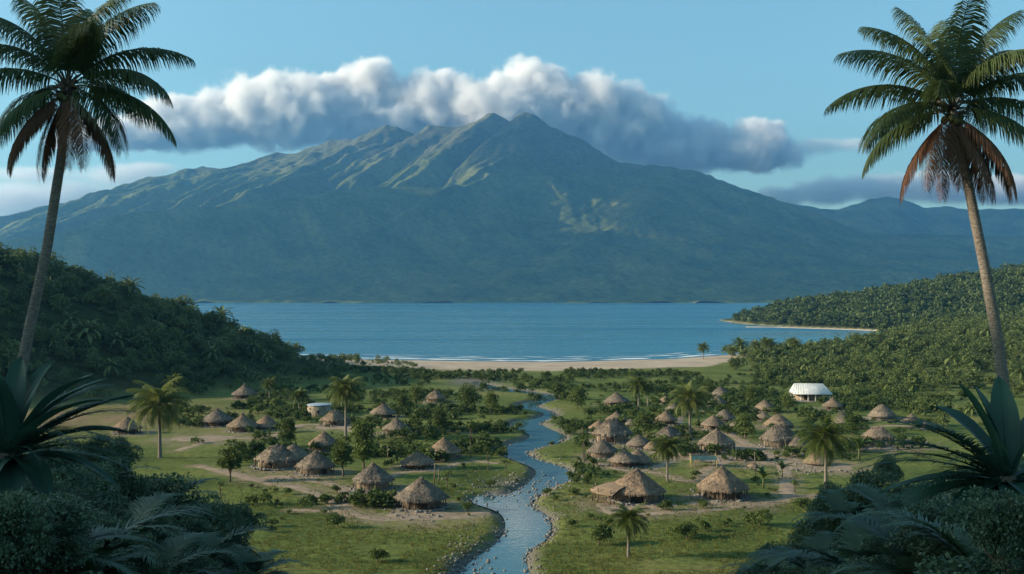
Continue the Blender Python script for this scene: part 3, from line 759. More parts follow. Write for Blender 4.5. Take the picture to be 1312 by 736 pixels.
def make_hut(seed, kind, porch=False):
    rs = random.Random(seed)
    root = empty('thatched_hut')
    R0 = 4.3; ze, za = (.95, 4.2) if kind == 'dome' else (1.62, 4.8 if kind == 'bell' else 4.6)
    ex = 1.28 if kind == 'hip' else 1.0
    rf = link('roof', roof_mesh(seed, R0 / ex ** .5, ze, za, kind), root)
    if kind not in ('dome',):
        mb = MB(); c = np.array([0, 0, za])
        for i in range(60):
            a = rs.uniform(0, 6.283); l = rs.uniform(.25, .6)
            mb.tube([c + np.array([0, 0, .22]), c + np.array([math.cos(a) * l, math.sin(a) * l, -.28 * l - .12])], [.05, .015], 4)
        link('roof_cap', mb.mesh('roof_cap', M_THATCH), rf)
    gap = R(-90 + rs.uniform(-40, 40)); Rw = R0 * (.78 if kind == 'dome' else .70) / ex ** .5
    link('wall', ring_wall(seed, Rw, ze + .75, gap, ex, seed % 2 == 0), root)
    mb = MB(); x, y = Rw * ex * math.cos(gap), Rw * math.sin(gap)
    for k in range(5): mb.box((.0, (k - 2) * .27, .95), (.06, .255, 1.75 + .04 * (k % 2)))
    dr = link('door', mb.mesh('door', M_DARKWOOD), root, (x, y, .05), (0, 0, gap))
    if kind != 'dome':
        pm = MB(); pm.tube([[0, 0, -.2], [.03, .02, .9], [0, 0, ze + .45]], [.11, .095, .085], 7); pm = pm.mesh('post', M_STAKE)
        n = 11
        for i in range(n):
            a = 2 * math.pi * (i + .5) / n + gap
            link('post', pm, root, (R0 * .87 / ex ** .5 * ex * math.cos(a), R0 * .87 / ex ** .5 * math.sin(a), 0), (R(rs.uniform(-3, 3)), R(rs.uniform(-3, 3)), a))
    link('plinth', plinth_mesh(seed, R0 * .9 / ex ** .5, ex), root)
    if porch:                                           # low lean-to thatch on the west side
        V, T = [], []
        n = 14; aa = np.linspace(R(125), R(235), n); P0 = np.stack([3.1 * np.cos(aa), 3.1 * np.sin(aa), 0 * aa + 2.5], -1); P1 = np.stack([6.4 * np.cos(aa), 4.9 * np.sin(aa), 0 * aa + 1.35 + .1 * np.random.RandomState(1).rand(n)], -1)
        m_ = P0 * .5 + P1 * .5 + np.array([0, 0, .15]); A = np.stack([P0, m_, P1, P1 - np.array([0, 0, .2]), P0 - np.array([0, 0, .3])], 0)
        uv = np.stack([np.broadcast_to(aa * 2, (5, n)), np.broadcast_to(np.arange(5.)[:, None] * 1.2, (5, n)), np.zeros((5, n))], -1)
        link('porch_roof', mesh_np('porch_roof', A.reshape(-1, 3), gridF(np.arange(5 * n).reshape(5, n)), M_THATCH, False, {'straw': uv.reshape(-1, 3)}), root)
        for a in (130, 155, 180, 205, 230):
            link('porch_post', pm, root, (6.1 * math.cos(R(a)), 4.65 * math.sin(R(a)), 0))
    return root

KINDS = ['round', 'hex', 'bell', 'hip', 'dome']
PROTO = {}
for i, k in enumerate(['round', 'hex', 'bell', 'hip', 'dome', 'round', 'hex']):
    PROTO[(k, i)] = make_hut(11 + i, k)
PROTO[('porch', 9)] = make_hut(30, 'hex', True)
PK = {'r': ('round', 0), 'x': ('hex', 1), 'b': ('bell', 2), 'h': ('hip', 3), 'd': ('dome', 4), 'R': ('round', 5), 'X': ('hex', 6), 'p': ('porch', 9)}
USED = set()
GL = 'thatched huts on the west side of the stream'; GR = 'thatched huts on the east side of the stream'
HUTS = [
 # px, base py, width px, kind, turn, group, label
 (163,557,38,'r',10,GL,'thatched hut half hidden behind the yellow green palm at the edge of the dark thicket'),
 (313.6,512,33,'b',40,GL,'lone thatched hut standing farthest back against the dark wooded hill'),
 (278.7,547,40,'r',70,GL,'cone roofed thatched hut beside the curve of the grey dirt lane'),
 (311,554.6,41,'b',200,GL,'bell roofed thatched hut right of the one at the lane curve'),
 (341,551,34,'d',15,GL,'flat domed thatched hut partly behind a leafy tree'),
 (355,603.6,59,'h',5,GL,'wide hip roofed thatched hut left of the pair fronting the beaten yard'),
 (376,593,42,'d',80,GL,'thatched hut whose roof rises right behind the wide hip roofed hut'),
 (404,611,54,'x',30,GL,'thatched hut at the right end of the pair fronting the beaten yard'),
 (415,580,41,'R',140,GL,'thatched hut between the tall palm and the beaten yard'),
 (430,547,38,'h',20,GL,'brownish thatched hut behind the trunk of the tall palm'),
 (490.6,536,34,'r',100,GL,'small thatched hut before dark bushes, the farther of two near the middle lane'),
 (508,558,38,'b',160,GL,'small thatched hut, the nearer of two near the middle lane'),
 (558,517,30,'x',60,GL,'small thatched hut by itself amid trees near the beach meadow'),
 (569,590.6,45,'R',120,GL,'thatched hut nearest the bend of the stream, slightly behind its neighbour'),
 (535,603,45,'r',250,GL,'thatched hut in the meadow just left of the one nearest the bend'),
 (478,631,58,'x',80,GL,'steep six sided thatched hut on a pale swept ring by the fork of the paths'),
 (540,656,72,'X',20,GL,'largest and nearest thatched hut west of the stream, with a stony apron'),
 (790,521,34,'r',0,GR,'thatched hut standing alone farthest back in the meadow, left of the feathery palms'),
 (790,543,29,'b',50,GR,'thatched hut tucked behind the western cluster, topmost of it'),
 (767.6,555,28,'R',90,GR,'thatched hut at the left edge of the western cluster'),
 (809,546,17,'d',30,GR,'tiny overgrown thatched hut half sunk in the bushes'),
 (785,570,51,'h',8,GR,'broad hip roofed thatched hut in the middle of the western cluster'),
 (772,587.5,42,'x',200,GR,'thatched hut lowest left in the western cluster, by a bare pole'),
 (817,597,38,'d',70,GR,'grey thatched hut joined to the right flank of the bell roofed one'),
 (800,600,43,'b',130,GR,'bell roofed thatched hut at the front of the western cluster'),
 (819,575,34,'d',10,GR,'rounded brown thatched hut above the grey joined pair'),
 (836,578,24,'d',120,GR,'small slumped thatched hut above the near dwarf palm'),
 (853,545.6,30,'r',40,GR,'small thatched hut with posts showing, uppermost left of the tall feathery palm'),
 (857,566,36,'h',20,GR,'low thatched hut left of the foot of the tall feathery palm'),
 (853,517,20,'d',0,GR,'steep haystack shaped thatched hut behind the tall feathery palm'),
 (863,526,20,'d',60,GR,'small haystack shaped thatched hut peeping out beside the tall feathery palm'),
 (923,510,27,'d',30,GR,'grey domed thatched hut farthest back in the eastern cluster'),
 (919,521,24,'r',90,GR,'small thatched hut in front of the grey dome at the back'),
 (928.5,541,30,'d',150,GR,'brown domed thatched hut left of the leafy tree in the eastern cluster'),
 (914,552,32,'R',20,GR,'dark grey round thatched hut behind the yard with the blue awning'),
 (918,580,53,'x',100,GR,'six sided thatched hut directly behind the blue awning'),
 (980,528.5,30,'d',10,GR,'grey low thatched hut topmost right of the leafy tree'),
 (978,540,22,'r',70,GR,'tiny brown thatched hut right beside the leafy tree'),
 (997,549.5,38,'d',110,GR,'overgrown green tinged domed thatched hut below the grey low one'),
 (999,576,50,'h',172,GR,'long brown thatched hut with a stony front, left of the palm on the right'),
 (1022,577,32,'x',60,GR,'pale thatched hut peeping out left of the palm on the right'),
 (942,548,15,'d',40,GR,'very small round thatched hut at the foot of the leafy tree'),
 (965,601,15,'d',0,GR,'tiny pale thatched shelter in front of the big yard'),
 (815,646.6,74,'p',0,GR,'biggest thatched hut east of the stream, with a low lean-to on its west side'),
 (926,643,71,'X',50,GR,'near thatched hut with sharp roof edges above the pale curving path'),
 (1067,526,27,'b',0,GR,'small thatched hut right below the white roofed house'),
 (1078,545,30,'d',30,GR,'dim grey thatched hut in shade below the white roofed house'),
 (1130,539,36,'d',80,GR,'wide low thatched hut on the far right, first in the row by the lane'),
 (1168,542,20,'b',30,GR,'little thatched hut, second in the row by the lane on the right'),
 (1185,549,14,'d',10,GR,'smallest pinkish thatched hut at the right end of the row by the lane'),
 (1125,569,40,'h',160,GR,'thatched hut with stone heaps beside it, by the banana leaves'),
 (1046,598,34,'d',100,GR,'pale walled thatched hut behind the trunk of the palm on the right'),
]
for px, py, w, k, turn, g, lab in HUTS:
    key = PK[k]; o = PROTO[key]
    if key in USED: o = copy_tree(o)
    USED.add(key)
    x, y = at(px, py); y += w * y / FPX * .42
    x = (px - 656) * y / FPX
    s = w * y / FPX / 8.7
    o.location = (x, y, gz(x, y) + .02); o.rotation_euler = (R(random.uniform(-1.5, 1.5)), R(random.uniform(-1.5, 1.5)), R(turn)); o.scale = (s, s, s * random.uniform(.88, 1.1))
    if k == 'p': o.scale = (s * 1.08, s * 1.08, s * 1.02)
    tag(o, lab, 'hut', g)

# --- ground worn bare round the huts and along the paths
for px, py, w, *_ in HUTS:
    x, y = at(px, py); y += w * y / FPX * .42; WORN.append((x, y, w * y / FPX * .5 + 1.6))
sel = np.where((GY.ravel() > 105) & (GY.ravel() < 360) & (np.abs(GX.ravel()) < 150))[0]
wx_, wy_ = GX.ravel()[sel], GY.ravel()[sel]; wv_ = np.zeros(len(sel))
for a, b_, c_ in WORN:
    near = (np.abs(wx_ - a) < c_ * 1.8) & (np.abs(wy_ - b_) < c_ * 1.8)
    wv_[near] = np.maximum(wv_[near], 1 - smooth01(.75, 1.6, np.hypot(wx_[near] - a, wy_[near] - b_) / c_))
worn = np.zeros(GX.size); worn[sel] = wv_ * smooth01(.25, .6, fbm(wx_ / 2.5, wy_ / 2.5, 4, 73)) * .85
gm = bpy.data.objects['ground'].data; ga = gm.attributes.new('worn', 'FLOAT', 'POINT'); ga.data.foreach_set('value', worn.astype(np.float32))

# --- white-roofed open house
M_TIN = noise_col('white_tin', [(.40, .43, .45), (.52, .54, .54), (.62, .63, .61)], .8, 6, .6, spec=.4)
M_LIME = noise_col('limewash', [(.55, .53, .48), (.72, .70, .64)], 1.2, 5, .9)
x, y = at(1042, 515); y += 3
root = tag(empty('open_house', (x, y, gz(x, y)), R(-8)), 'white roofed open sided house on posts among bushes above the village', 'house')
Lh, Wh, e_, t_ = 6.0, 3.8, 2.3, 5.2
mb = MB()
rv = np.array([[-Lh, -Wh, e_], [Lh, -Wh, e_], [Lh * .60, 0, t_], [-Lh * .80, 0, t_], [Lh, Wh, e_], [-Lh, Wh, e_]])
low = rv - np.array([0, 0, .10])
mb.add(np.vstack([rv, low]), Q=[[0, 1, 2, 3], [2, 4, 5, 3], [7, 6, 9, 8], [10, 8, 9, 11], [0, 6, 7, 1], [1, 7, 10, 4], [4, 10, 11, 5], [5, 11, 6, 0]], T=[[0, 3, 5], [6, 11, 9], [1, 4, 2], [7, 8, 10]])
rf = link('roof', mb.mesh('roof', M_TIN), root)
mb = MB()
for k in range(15):
    xx = -Lh * .95 + k * Lh * 1.9 / 14; f = xx / Lh
    mb.tube([[xx, -Wh - .02, e_ + .03], [-.8 * Lh + (xx + Lh) / (2 * Lh) * 1.4 * Lh, -.05, t_ + .01]], .025, 4)
link('roof_seams', mb.mesh('roof_seams', M_TIN), rf)
pm = MB(); pm.tube([[0, 0, -.3], [0, 0, e_ + .1]], .13, 8); pm = pm.mesh('post', M_LIME)
for i in range(6):
    for s_ in (-1, 1): link('post', pm, root, (-5.3 + i * 2.12, s_ * 3.1, 0))
mb = MB(); mb.box((0, 1.2, 1.1), (10.4, 3.2, 2.2)); link('wall', mb.mesh('wall', M_MUD), root)
mb = MB(); mb.box((-1.5, -.43, .95), (1.0, .05, 1.8)); link('door', mb.mesh('door', M_DARKWOOD), root)
mb = MB(); mb.box((0, 0, .0), (12.6, 7.4, .5)); link('floor_slab', mb.mesh('floor_slab', M_STONE), root)

# --- pale round store with a flat blue-grey cap
x, y = at(407, 534); y += 3
root = tag(empty('round_store', (x, y, gz(x, y))), 'pale stone round store with a flat blue grey top, left of the tall palm', 'storehouse')
th = np.linspace(0, 2 * math.pi, 41); zs = np.array([-.3, .5, 1.3, 2.1, 2.8]); rr = np.array([3.3, 3.4, 3.35, 3.15, 2.95])
jit = .07 * np.random.RandomState(5).randn(5, 41); jit[:, -1] = jit[:, 0]
A = np.stack([(rr[:, None] + jit) * np.cos(th), (rr[:, None] + jit) * np.sin(th), np.broadcast_to(zs[:, None], (5, 41))], -1)
link('wall', mesh_np('wall', A.reshape(-1, 3), gridF(np.arange(205).reshape(5, 41)), noise_col('old_wall', [(.15, .125, .095), (.25, .21, .165), (.33, .29, .24)], 1.2, 7, .95, .8, 6)), root)
mb = MB(); mb.tube([[0, 0, 2.75], [0, 0, 2.92], [0, 0, 3.05]], [3.3, 3.25, 2.8], 40)
link('roof', mb.mesh('roof', noise_col('slate_blue', [(.20, .26, .33), (.30, .37, .44)], 1)), root)
mb = MB(); mb.box((0, -3.41, .85), (1.0, .06, 1.7)); link('door', mb.mesh('door', M_DARKWOOD), root)
for i in range(3):
    a = R(-60 + i * 30) if i != 1 else R(-130)
    mb = MB(); mb.box((0, 0, 0), (.08, .5, .5)); link('window', mb.mesh('window', M_DARKWOOD), root, (3.2 * math.cos(a), 3.2 * math.sin(a), 1.9), (0, 0, a))

# --- blue awning
x, y = at(903, 600); y += 1.5
root = tag(empty('awning', (x, y, gz(x, y)), R(-6)), 'turquoise tarpaulin awning on yellowish poles before the six sided hut', 'awning')
n, m_ = 13, 7; uu, vv = np.meshgrid(np.linspace(-2.3, 2.3, n), np.linspace(-1.4, 1.4, m_))
zz_ = 1.85 - .22 * vv - .20 * np.cos(uu / 2.3 * 1.5) * np.cos(vv) + .06 * np.sin(uu * 4) 
A = np.stack([uu, vv, zz_], -1); B_ = A - np.array([0, 0, .04]); side_ = A[0] - np.array([0, .03, .0]); hang = side_ - np.array([0, .05, .75]) + .05 * np.sin(uu[0] * 5)[:, None] * np.array([0, 1, 0])
mb = MB(); F = gridF(np.arange(n * m_).reshape(m_, n)); mb.add(A.reshape(-1, 3), Q=F); mb.add(B_.reshape(-1, 3), Q=F[:, ::-1])
M_TARP = noise_col('tarpaulin', [(.03, .20, .26), (.07, .32, .38)], 1.2, 4, .5, spec=.4)
ct = link('canopy', mb.mesh('canopy', M_TARP), root)
mb = MB(); H_ = np.stack([side_, hang], 0); mb.add(H_.reshape(-1, 3), Q=gridF(np.arange(2 * n).reshape(2, n))); link('side_flap', mb.mesh('side_flap', noise_col('faded_tarp', [(.05, .12, .15), (.09, .19, .21)], 1.2)), ct)
pm = MB(); pm.tube([[0, 0, -.2], [0, 0, 2.25]], .075, 7); pm = pm.mesh('post', noise_col('yellow_pole', [(.34, .27, .12), (.45, .37, .18)], 3))
for a, b_ in ((-2.3, -1.4), (2.3, -1.4), (-2.3, 1.4), (2.3, 1.4)): link('post', pm, root, (a, b_, -.1))
mb = MB(); mb.box((0, .3, .78), (3.4, .9, .08)); 
for a in (-1.5, 1.5): mb.box((a, .3, .37), (.1, .8, .74))
link('table', mb.mesh('table', M_STAKE), root)
# ================================================================ VILLAGE PALMS
PALMV = [make_palm(3 + i, H, L, nf, ln) for i, (H, L, nf, ln) in enumerate([(7.5, 4.6, 44, .02), (6.0, 4.2, 40, -.03), (4.2, 4.0, 38, .04), (6.8, 4.4, 50, .0)])]
PH = [7.5, 6.0, 4.2, 6.8]
GP = 'feathery palms around the village'
PALMS = [  # px, base py, crown centre py, crown radius px, variant, label, group
 (205,587,520,42,0,'big sunlit palm at the edge of the dark thicket, its pale fronds drooping',GP),
 (224,524,489,17,2,'small palm peeping out just behind the big sunlit palm',GP),
 (345,513,492,13,1,'small palm in front of the dark hill, left of the flat topped store',GP),
 (383,530,507,16,2,'squat shrubby palm just left of the flat topped store',GP),
 (443,563,500,28,3,'tall dense palm standing over the brown hut near the flat topped store',GP),
 (818,524,493,19,1,'wispy palm behind the western cluster of huts',GP),
 (830,522,498,14,2,'lower palm leaning out right of the wispy palm',GP),
 (884,556,511,28,0,'tall feathery palm rising between the two clusters of huts',GP),
 (855,618,574,24,3,'dense rounded palm in front of the joined grey huts',GP),
 (1058,628,562,38,0,'tall palm on the right with fronds hanging to the hut walls',GP),
 (805,716,668,32,2,'dark palm alone in the grass at the bottom, nearest to the stream',GP),
 (901,459,444,10,1,'palm standing at the top of the beach, alone against the bay','palms along the shore'),
 (938,459,448,7,1,'small palm by the shore, right of the lone beach palm','palms along the shore'),
 (968,461,442,9,0,'left one of the close pair of shore palms','palms along the shore'),
 (984,462,440,11,3,'right one of the close pair of shore palms','palms along the shore'),
 (1018,460,441,11,0,'fuller shore palm between the close pair and the scrub','palms along the shore'),
 (1030,458,446,8,1,'thin shore palm against the fuller one','palms along the shore'),
 (1052,458,449,7,2,'low palm in the shore scrub below the sand spit','palms along the shore'),
 (1076,456,447,8,1,'low palm right of the one below the sand spit','palms along the shore'),
 (1100,456,440,9,3,'palm topping the scrub at the right end of the bay','palms along the shore'),
]
for px, py, cy, r, v, lab, g in PALMS:
    x, y = at(px, py); k = y / FPX
    root = tag(empty('palm_tree', (x, y, gz(x, y)), random.uniform(0, 6.28)), lab, 'palm tree', g)
    s = r * k / 3.7; hz_ = (py - cy) * k / PH[v]
    tm, cm = PALMV[v]
    link('trunk', tm, root, (0, 0, 0), None, (s, s, hz_))
    c = link('crown', cm, root, (0, 0, (hz_ - s) * PH[v]), None, (s, s, s))

# ================================================================ VILLAGE TREES AND SHRUBS
TREES = [make_tree_meshes('tree', 40 + i, 3000, sz, lb, .26, lf * .3, .12, M_LEAF_TREE, .0, 1.25) for i, (sz, lb, lf) in enumerate([((1.9, 1.9, 2.3), 22, .35), ((1.4, 1.4, 2.7), 22, .2), ((2.4, 2.2, 2.1), 26, .45), ((1.2, 1.2, 2.5), 18, .2)])]
TH = [4.9, 5.5, 4.6, 5.1]; TW = [2.3, 1.8, 2.8, 1.5]
SAPS = [make_tree_meshes('sapling', 60 + i, 230, (.8, .8, 1.5), 7, .26, 1.6, .07, M_LEAF_TREE) for i in range(2)]
BUSH = [make_tree_meshes('bush', 70 + i, 1100, sz, lb, .20, .0, .06, M_LEAF_BUSH) for i, (sz, lb) in enumerate([((1.5, 1.5, .85), 11), ((1.8, 1.4, .8), 12), ((1.1, 1.1, .9), 8), ((2.2, 1.6, .8), 14)])]
BW = [1.8, 2.0, 1.4, 2.5]; BH = [1.8, 1.75, 1.9, 1.75]
def plant(name, cat, meshes, w0, h0, px, py, r, top, label, group, i, x=None, y=None):
    if x is None: x, y = at(px, py)
    k = y / FPX
    root = tag(empty(name, (x, y, gz(x, y)), random.uniform(0, 6.28)), label, cat, group)
    s = r * k / w0; h = (py - top) * k / h0 if top else s
    link('crown', meshes[0], root, (0, 0, 0), None, (s, s, h)); link('trunk', meshes[1], root, (0, 0, 0), None, (s, s, h))
    return root
GT = 'leafy trees of the village'
for i, (px, py, r, top, v, lab) in enumerate([
 (440,612,18,560,3,'slender sunlit tree in front of the brown hut, left of the taller one'),
 (466,602,23,524,1,'tallest bushy tree beside the tall dense palm, sunlit'),
 (368,574,15,526,1,'rounded tree between the flat domed hut and the beaten yard'),
 (295,617,17,563,3,'sunlit straggly tree at the bend of the dirt lane, next to the dark thicket'),
 (562,556,14,521,0,'small round tree beside the middle lane, before the solitary hut'),
 (600,526,20,489,2,'broad tree right of the solitary hut amid the trees'),
 (630,530,14,500,0,'smaller tree right of the broad one near the upper stream'),
 (534,522,16,490,2,'dark tree just left of the solitary hut amid the trees'),
 (516,527,11,503,0,'low tree behind the two small huts near the middle lane'),
 (826,556,22,523,2,'leafy tree among the roofs of the western cluster'),
 (955,563,17,528,0,'leafy green tree in the middle of the eastern cluster'),
 (1010,528,14,500,2,'tree left of the white roofed house'),
 (1092,560,15,525,1,'bushy tree below the white roofed house, right of it'),
 (740,524,17,492,2,'broad dark tree in the meadow right of the upper stream'),
 (715,512,12,487,0,'small tree in the meadow close to the upper stream'),
 (905,508,13,487,0,'tree behind the eastern cluster, left of the grey dome'),
 (965,516,16,491,2,'spreading tree behind the eastern cluster, right of the grey dome'),
 (940,475,10,458,0,'small dark tree standing by the beach grass'),
 (1098,452,12,436,2,'tree rising over the shore scrub at the end of the bay')]):
    plant('tree', 'tree', TREES[v], TW[v], TH[v], px, py, r, top, lab, GT, i)
for i, (px, py, r, top, lab) in enumerate([
 (603,587,9,528,'thin sapling in the meadow behind the hut nearest the bend'),
 (625,603,8,565,'thin sapling on the bank left of the stream bend'),
 (648,606,9,586,'short sapling at the tip of the left bank'),
 (573,624,9,598,'pale sapling beside the largest hut west of the stream'),
 (748,598,8,545,'bare looking sapling left of the western cluster'),
 (1018,640,7,610,'sapling by the corner of the path on the right'),
 (282,640,8,610,'small sapling where the path meets the dark thicket')]):
    plant('sapling', 'sapling', SAPS[i % 2], 1.0, 4.6, px, py, r, top, lab, 'young trees by the paths', i)
GB = 'bushes in the village'
for i, (px, py, r, top, v, lab) in enumerate([
 (432,677,20,655,0,'round dark bush at the near edge of the west path'),
 (484,722,24,703,1,'low dark bush in the shaded grass at the bottom left of the stream'),
 (470,648,12,640,1,'flat bush on the grass beside the steep six sided hut'),
 (600,655,13,640,3,'light green bush right of the largest hut west of the stream'),
 (973,674,36,651,3,'wide bush on the grass below the pale curving path'),
 (880,690,28,668,1,'broad dark bush between the dark palm and the wide bush'),
 (768,698,26,669,0,'round bush just left of the dark palm'),
 (752,626,10,601,2,'upright spiky bush on the meadow edge right of the stream'),
 (735,634,15,625,3,'low bush on the right bank behind the gravel'),
 (890,612,12,602,1,'bush in front of the blue awning'),
 (1030,655,20,636,1,'bush against the right end of the pale curving path'),
 (672,533,8,526,1,'little bush by the stream ford'),
 (730,556,14,545,3,'flat bush on the meadow left of the western cluster'),
 (708,566,9,559,1,'little bush at the inner side of the stream bend'),
 (757,536,14,521,0,'bush behind the western cluster, farther left'),
 (773,532,12,519,2,'bush right behind the western cluster'),
 (410,572,13,560,1,'bush under the tall dense palm'),
 (330,530,18,517,3,'bush in the row before the dark hill, left part'),
 (395,522,18,509,3,'bush in the row before the dark hill, right part'),
 (357,523,16,508,0,'bush in the row before the dark hill, middle part'),
 (255,530,20,517,1,'bush left of the lone hut against the dark hill'),
 (480,520,17,507,3,'bush behind the farther of the two small huts'),
 (455,518,15,506,0,'bush right of the tall dense palm crown'),
 (640,585,10,574,1,'bush on the left bank at the inner bend'),
 (945,530,15,517,2,'bush left of the topmost leafy tree'),
 (1035,548,16,533,0,'bush below the white roofed house, in front of it'),
 (1110,520,20,507,3,'wide bush right of the white roofed house'),
 (990,516,14,504,1,'bush left below the white roofed house'),
 (1150,556,18,546,3,'bush in the shade beside the stone heaps')]):
    plant('bush', 'bush', BUSH[v], BW[v], BH[v], px, py, r, top, lab, GB, i)
# little shrubs strewn over the two meadows
rs = np.random.RandomState(12); nL = nR = 0
hut_xy = [(*at(1042, 512), 9.5), (*at(1042, 520), 8), (*at(903, 598), 3.5), (*at(407, 534), 5)]
for px, py, w, *_ in HUTS:
    x, y = at(px, py); hut_xy.append((x, y + w * y / FPX * .42, w * y / FPX * .5))
def free(x, y, m_):
    if river_d(np.array([x]), np.array([y]))[0] < m_: return False
    return all((x - a) ** 2 + (y - b) ** 2 > (c + m_) ** 2 for a, b, c in hut_xy)
tries = 0
while (nL < 95 or nR < 125) and tries < 6000:
    tries += 1
    left = rs.rand() < .42
    px = rs.uniform(230, 670) if left else rs.uniform(690, 1190); py = 482 + 205 * rs.rand() ** 1.7
    x, y = at(px, py)
    if vn(np.array([x / 22]), np.array([y / 22]), 90)[0] < .42: continue
    if px > 1000 and py > 600: continue
    if px < 300 and py > 560: continue
    if not free(x, y, 1.5): continue
    if left:
        if nL >= 95: continue
        nL += 1
    else:
        if nR >= 125: continue
        nR += 1
    v = rs.randint(4); k = y / FPX; r = rs.uniform(.6, 2.0) / k * (.7 + .3 * (y > 250))
    plant('shrub', 'shrub', BUSH[v], BW[v], BH[v], px, py, r, None,
          'small green shrub growing wild in the grass ' + ('west of the stream' if left else 'east of the stream'), 'small shrubs in the ' + ('west' if left else 'east') + ' meadow', 0)

# --- banana plants
def strap_leaf(seed, L, Wd, e0, e1, n=12, fold=.35, wavy=.06, tip=.12, wbase=.25):
    rs = np.random.RandomState(seed); s = np.linspace(0, 1, n); e = np.radians(e0 + (e1 - e0) * s ** 1.3)
    X = np.concatenate([[0], np.cumsum(np.cos(e) * L / (n - 1))[:-1]]); Zv = np.concatenate([[0], np.cumsum(np.sin(e) * L / (n - 1))[:-1]])
    w = Wd * .5 * np.clip(np.minimum(wbase + s * 3.2, 1), 0, 1) * np.clip((1 - s) / (1 - .62), 0, 1) ** .55 + .01
    rows = []
    for f in (-1, -.5, 0, .5, 1):
        up = fold * abs(f) * w + wavy * Wd * np.sin(s * 9 + rs.uniform(0, 6)) * abs(f)
        rows.append(np.stack([X - np.sin(e) * up, f * w, Zv + np.cos(e) * up], -1))
    A = np.stack(rows, 1)
    B = A - np.array([0, 0, .012])
    mb = MB(); F = gridF(np.arange(n * 5).reshape(n, 5)); mb.add(A.reshape(-1, 3), Q=F)
    mb.tube(np.stack([X, 0 * X, Zv - .008], -1), np.linspace(.028, .005, n), 5)
    return mb
M_BANANA = leaf_mat('banana_leaf', (.035, .07, .015), (.13, .17, .04), .45, .35, .4)
BAN = [strap_leaf(5 + i, 2.3, .55, 75 - 14 * i, 75 - 14 * i - 80, 10).mesh('leaf', M_BANANA, True) for i in range(3)]
bst = MB(); bst.tube([[0, 0, -.2], [.02, 0, .8], [0, 0, 1.5]], [.16, .13, .09], 8); bst = bst.mesh('stem', M_STALK, True)
for px, py, sc, lab in [(978, 626, 1.2, 'banana plant with pale upright leaves beside the pale curving path'), (1002, 612, 1.0, 'smaller banana plant where the two dirt paths meet'),
                        (1101, 590, 1.5, 'banana plant with long leaves right of the tall palm on the right'), (752, 622, .9, 'banana plant on the meadow just right of the gravel bank'),
                        (350, 580, .9, 'banana plant at the back of the wide hip roofed hut')]:
    x, y = at(px, py)
    root = tag(empty('banana_plant', (x, y, gz(x, y)), random.uniform(0, 6), sc), lab, 'banana plant', 'banana plants')
    link('stem', bst, root)
    for i in range(8): link('leaf', BAN[i % 3], root, (0, 0, 1.35), (0, 0, i * 2.4 + random.uniform(-.3, .3)))

# --- bare poles in the meadow
pm = MB(); pm.tube([[0, 0, -.3], [.04, .02, 1.6], [.0, .05, 3.4]], [.12, .1, .08], 7); pm = pm.mesh('pole', M_STAKE)
for px, py, h, lab in [(497, 590, .8, 'weathered pale post in the grass behind the steep six sided hut'), (556, 621, 1.0, 'bare post in the meadow between the two nearest western huts'), (562, 619, .7, 'shorter bare post leaning by the taller one in the meadow'),
                       (749, 592, 1.9, 'tall bare pole at the left edge of the western cluster'), (968, 612, 1.3, 'yellowish bare pole beside the banana plants')]:
    x, y = at(px, py); o = link('pole', pm, None, (x, y, gz(x, y)), (R(random.uniform(-4, 4)), R(random.uniform(-5, 5)), 0), (1, 1, h)); tag(o, lab, 'pole', 'bare poles')

# ================================================================ MASSES OF VEGETATION
def mass(name, pts, scl, variants, matl, seed):
    rs = np.random.RandomState(seed); rot = rs.uniform(0, 6.28, len(pts))
    z = ground_z(pts[:, 0], pts[:, 1]) if pts.shape[1] == 2 else pts[:, 2]
    P = np.column_stack([pts[:, 0], pts[:, 1], z])
    V, Q, T = tile(variants, P, scl, rot, rs)
    return tag(link(name, mesh_np(name, V, Q, matl, False, {'tint': T})), kind='stuff')
def cv(seed, n, size, lobes, leaf): 
    V, Q, T, _ = crown_arrays(seed, n, size, lobes, leaf); return V, Q, T
CLUMP = [cv(200 + i, 300, (1, 1, .8), 8, .30) for i in range(5)]            # unit crowns, about 1 m half width
def pv_(seed):
    rs = np.random.RandomState(seed); mb = MB(); T_ = []
    for i in range(18):
        a = i * 2.4; e = 70 - i * 6; m_ = strap_leaf(seed + i, 1.5, .34, e, e - 85, 6).arrays(); V = m_[0] @ np.array([[math.cos(a), math.sin(a), 0], [-math.sin(a), math.cos(a), 0], [0, 0, 1]]) + np.array([0, 0, 1.5])
        mb.add(V, Q=[f for f in m_[1] if f.shape[1] == 4][0])
    V, F = mb.arrays(); return V, F[0], np.full(len(V), .7)
CLUMP = [cv(200, 460, (1, 1, .8), 10, .22), cv(201, 460, (1.4, 1.2, .55), 13, .22), cv(202, 420, (.7, .75, 1.25), 10, .2), cv(203, 460, (1, .8, 1.0), 9, .22), cv(204, 520, (1.6, 1.3, .7), 15, .22), cv(205, 300, (.9, .9, .6), 7, .30), cv(206, 400, (.8, .8, .95), 10, .2), cv(208, 300, (1.2, 1, .9), 8, .3)]
CLUMP = CLUMP + CLUMP[:5] + [pv_(207)]
CLUMPF = [cv(220 + i, 150, (1, 1, .8), 7, .42) for i in range(5)]
rs = np.random.RandomState(5)
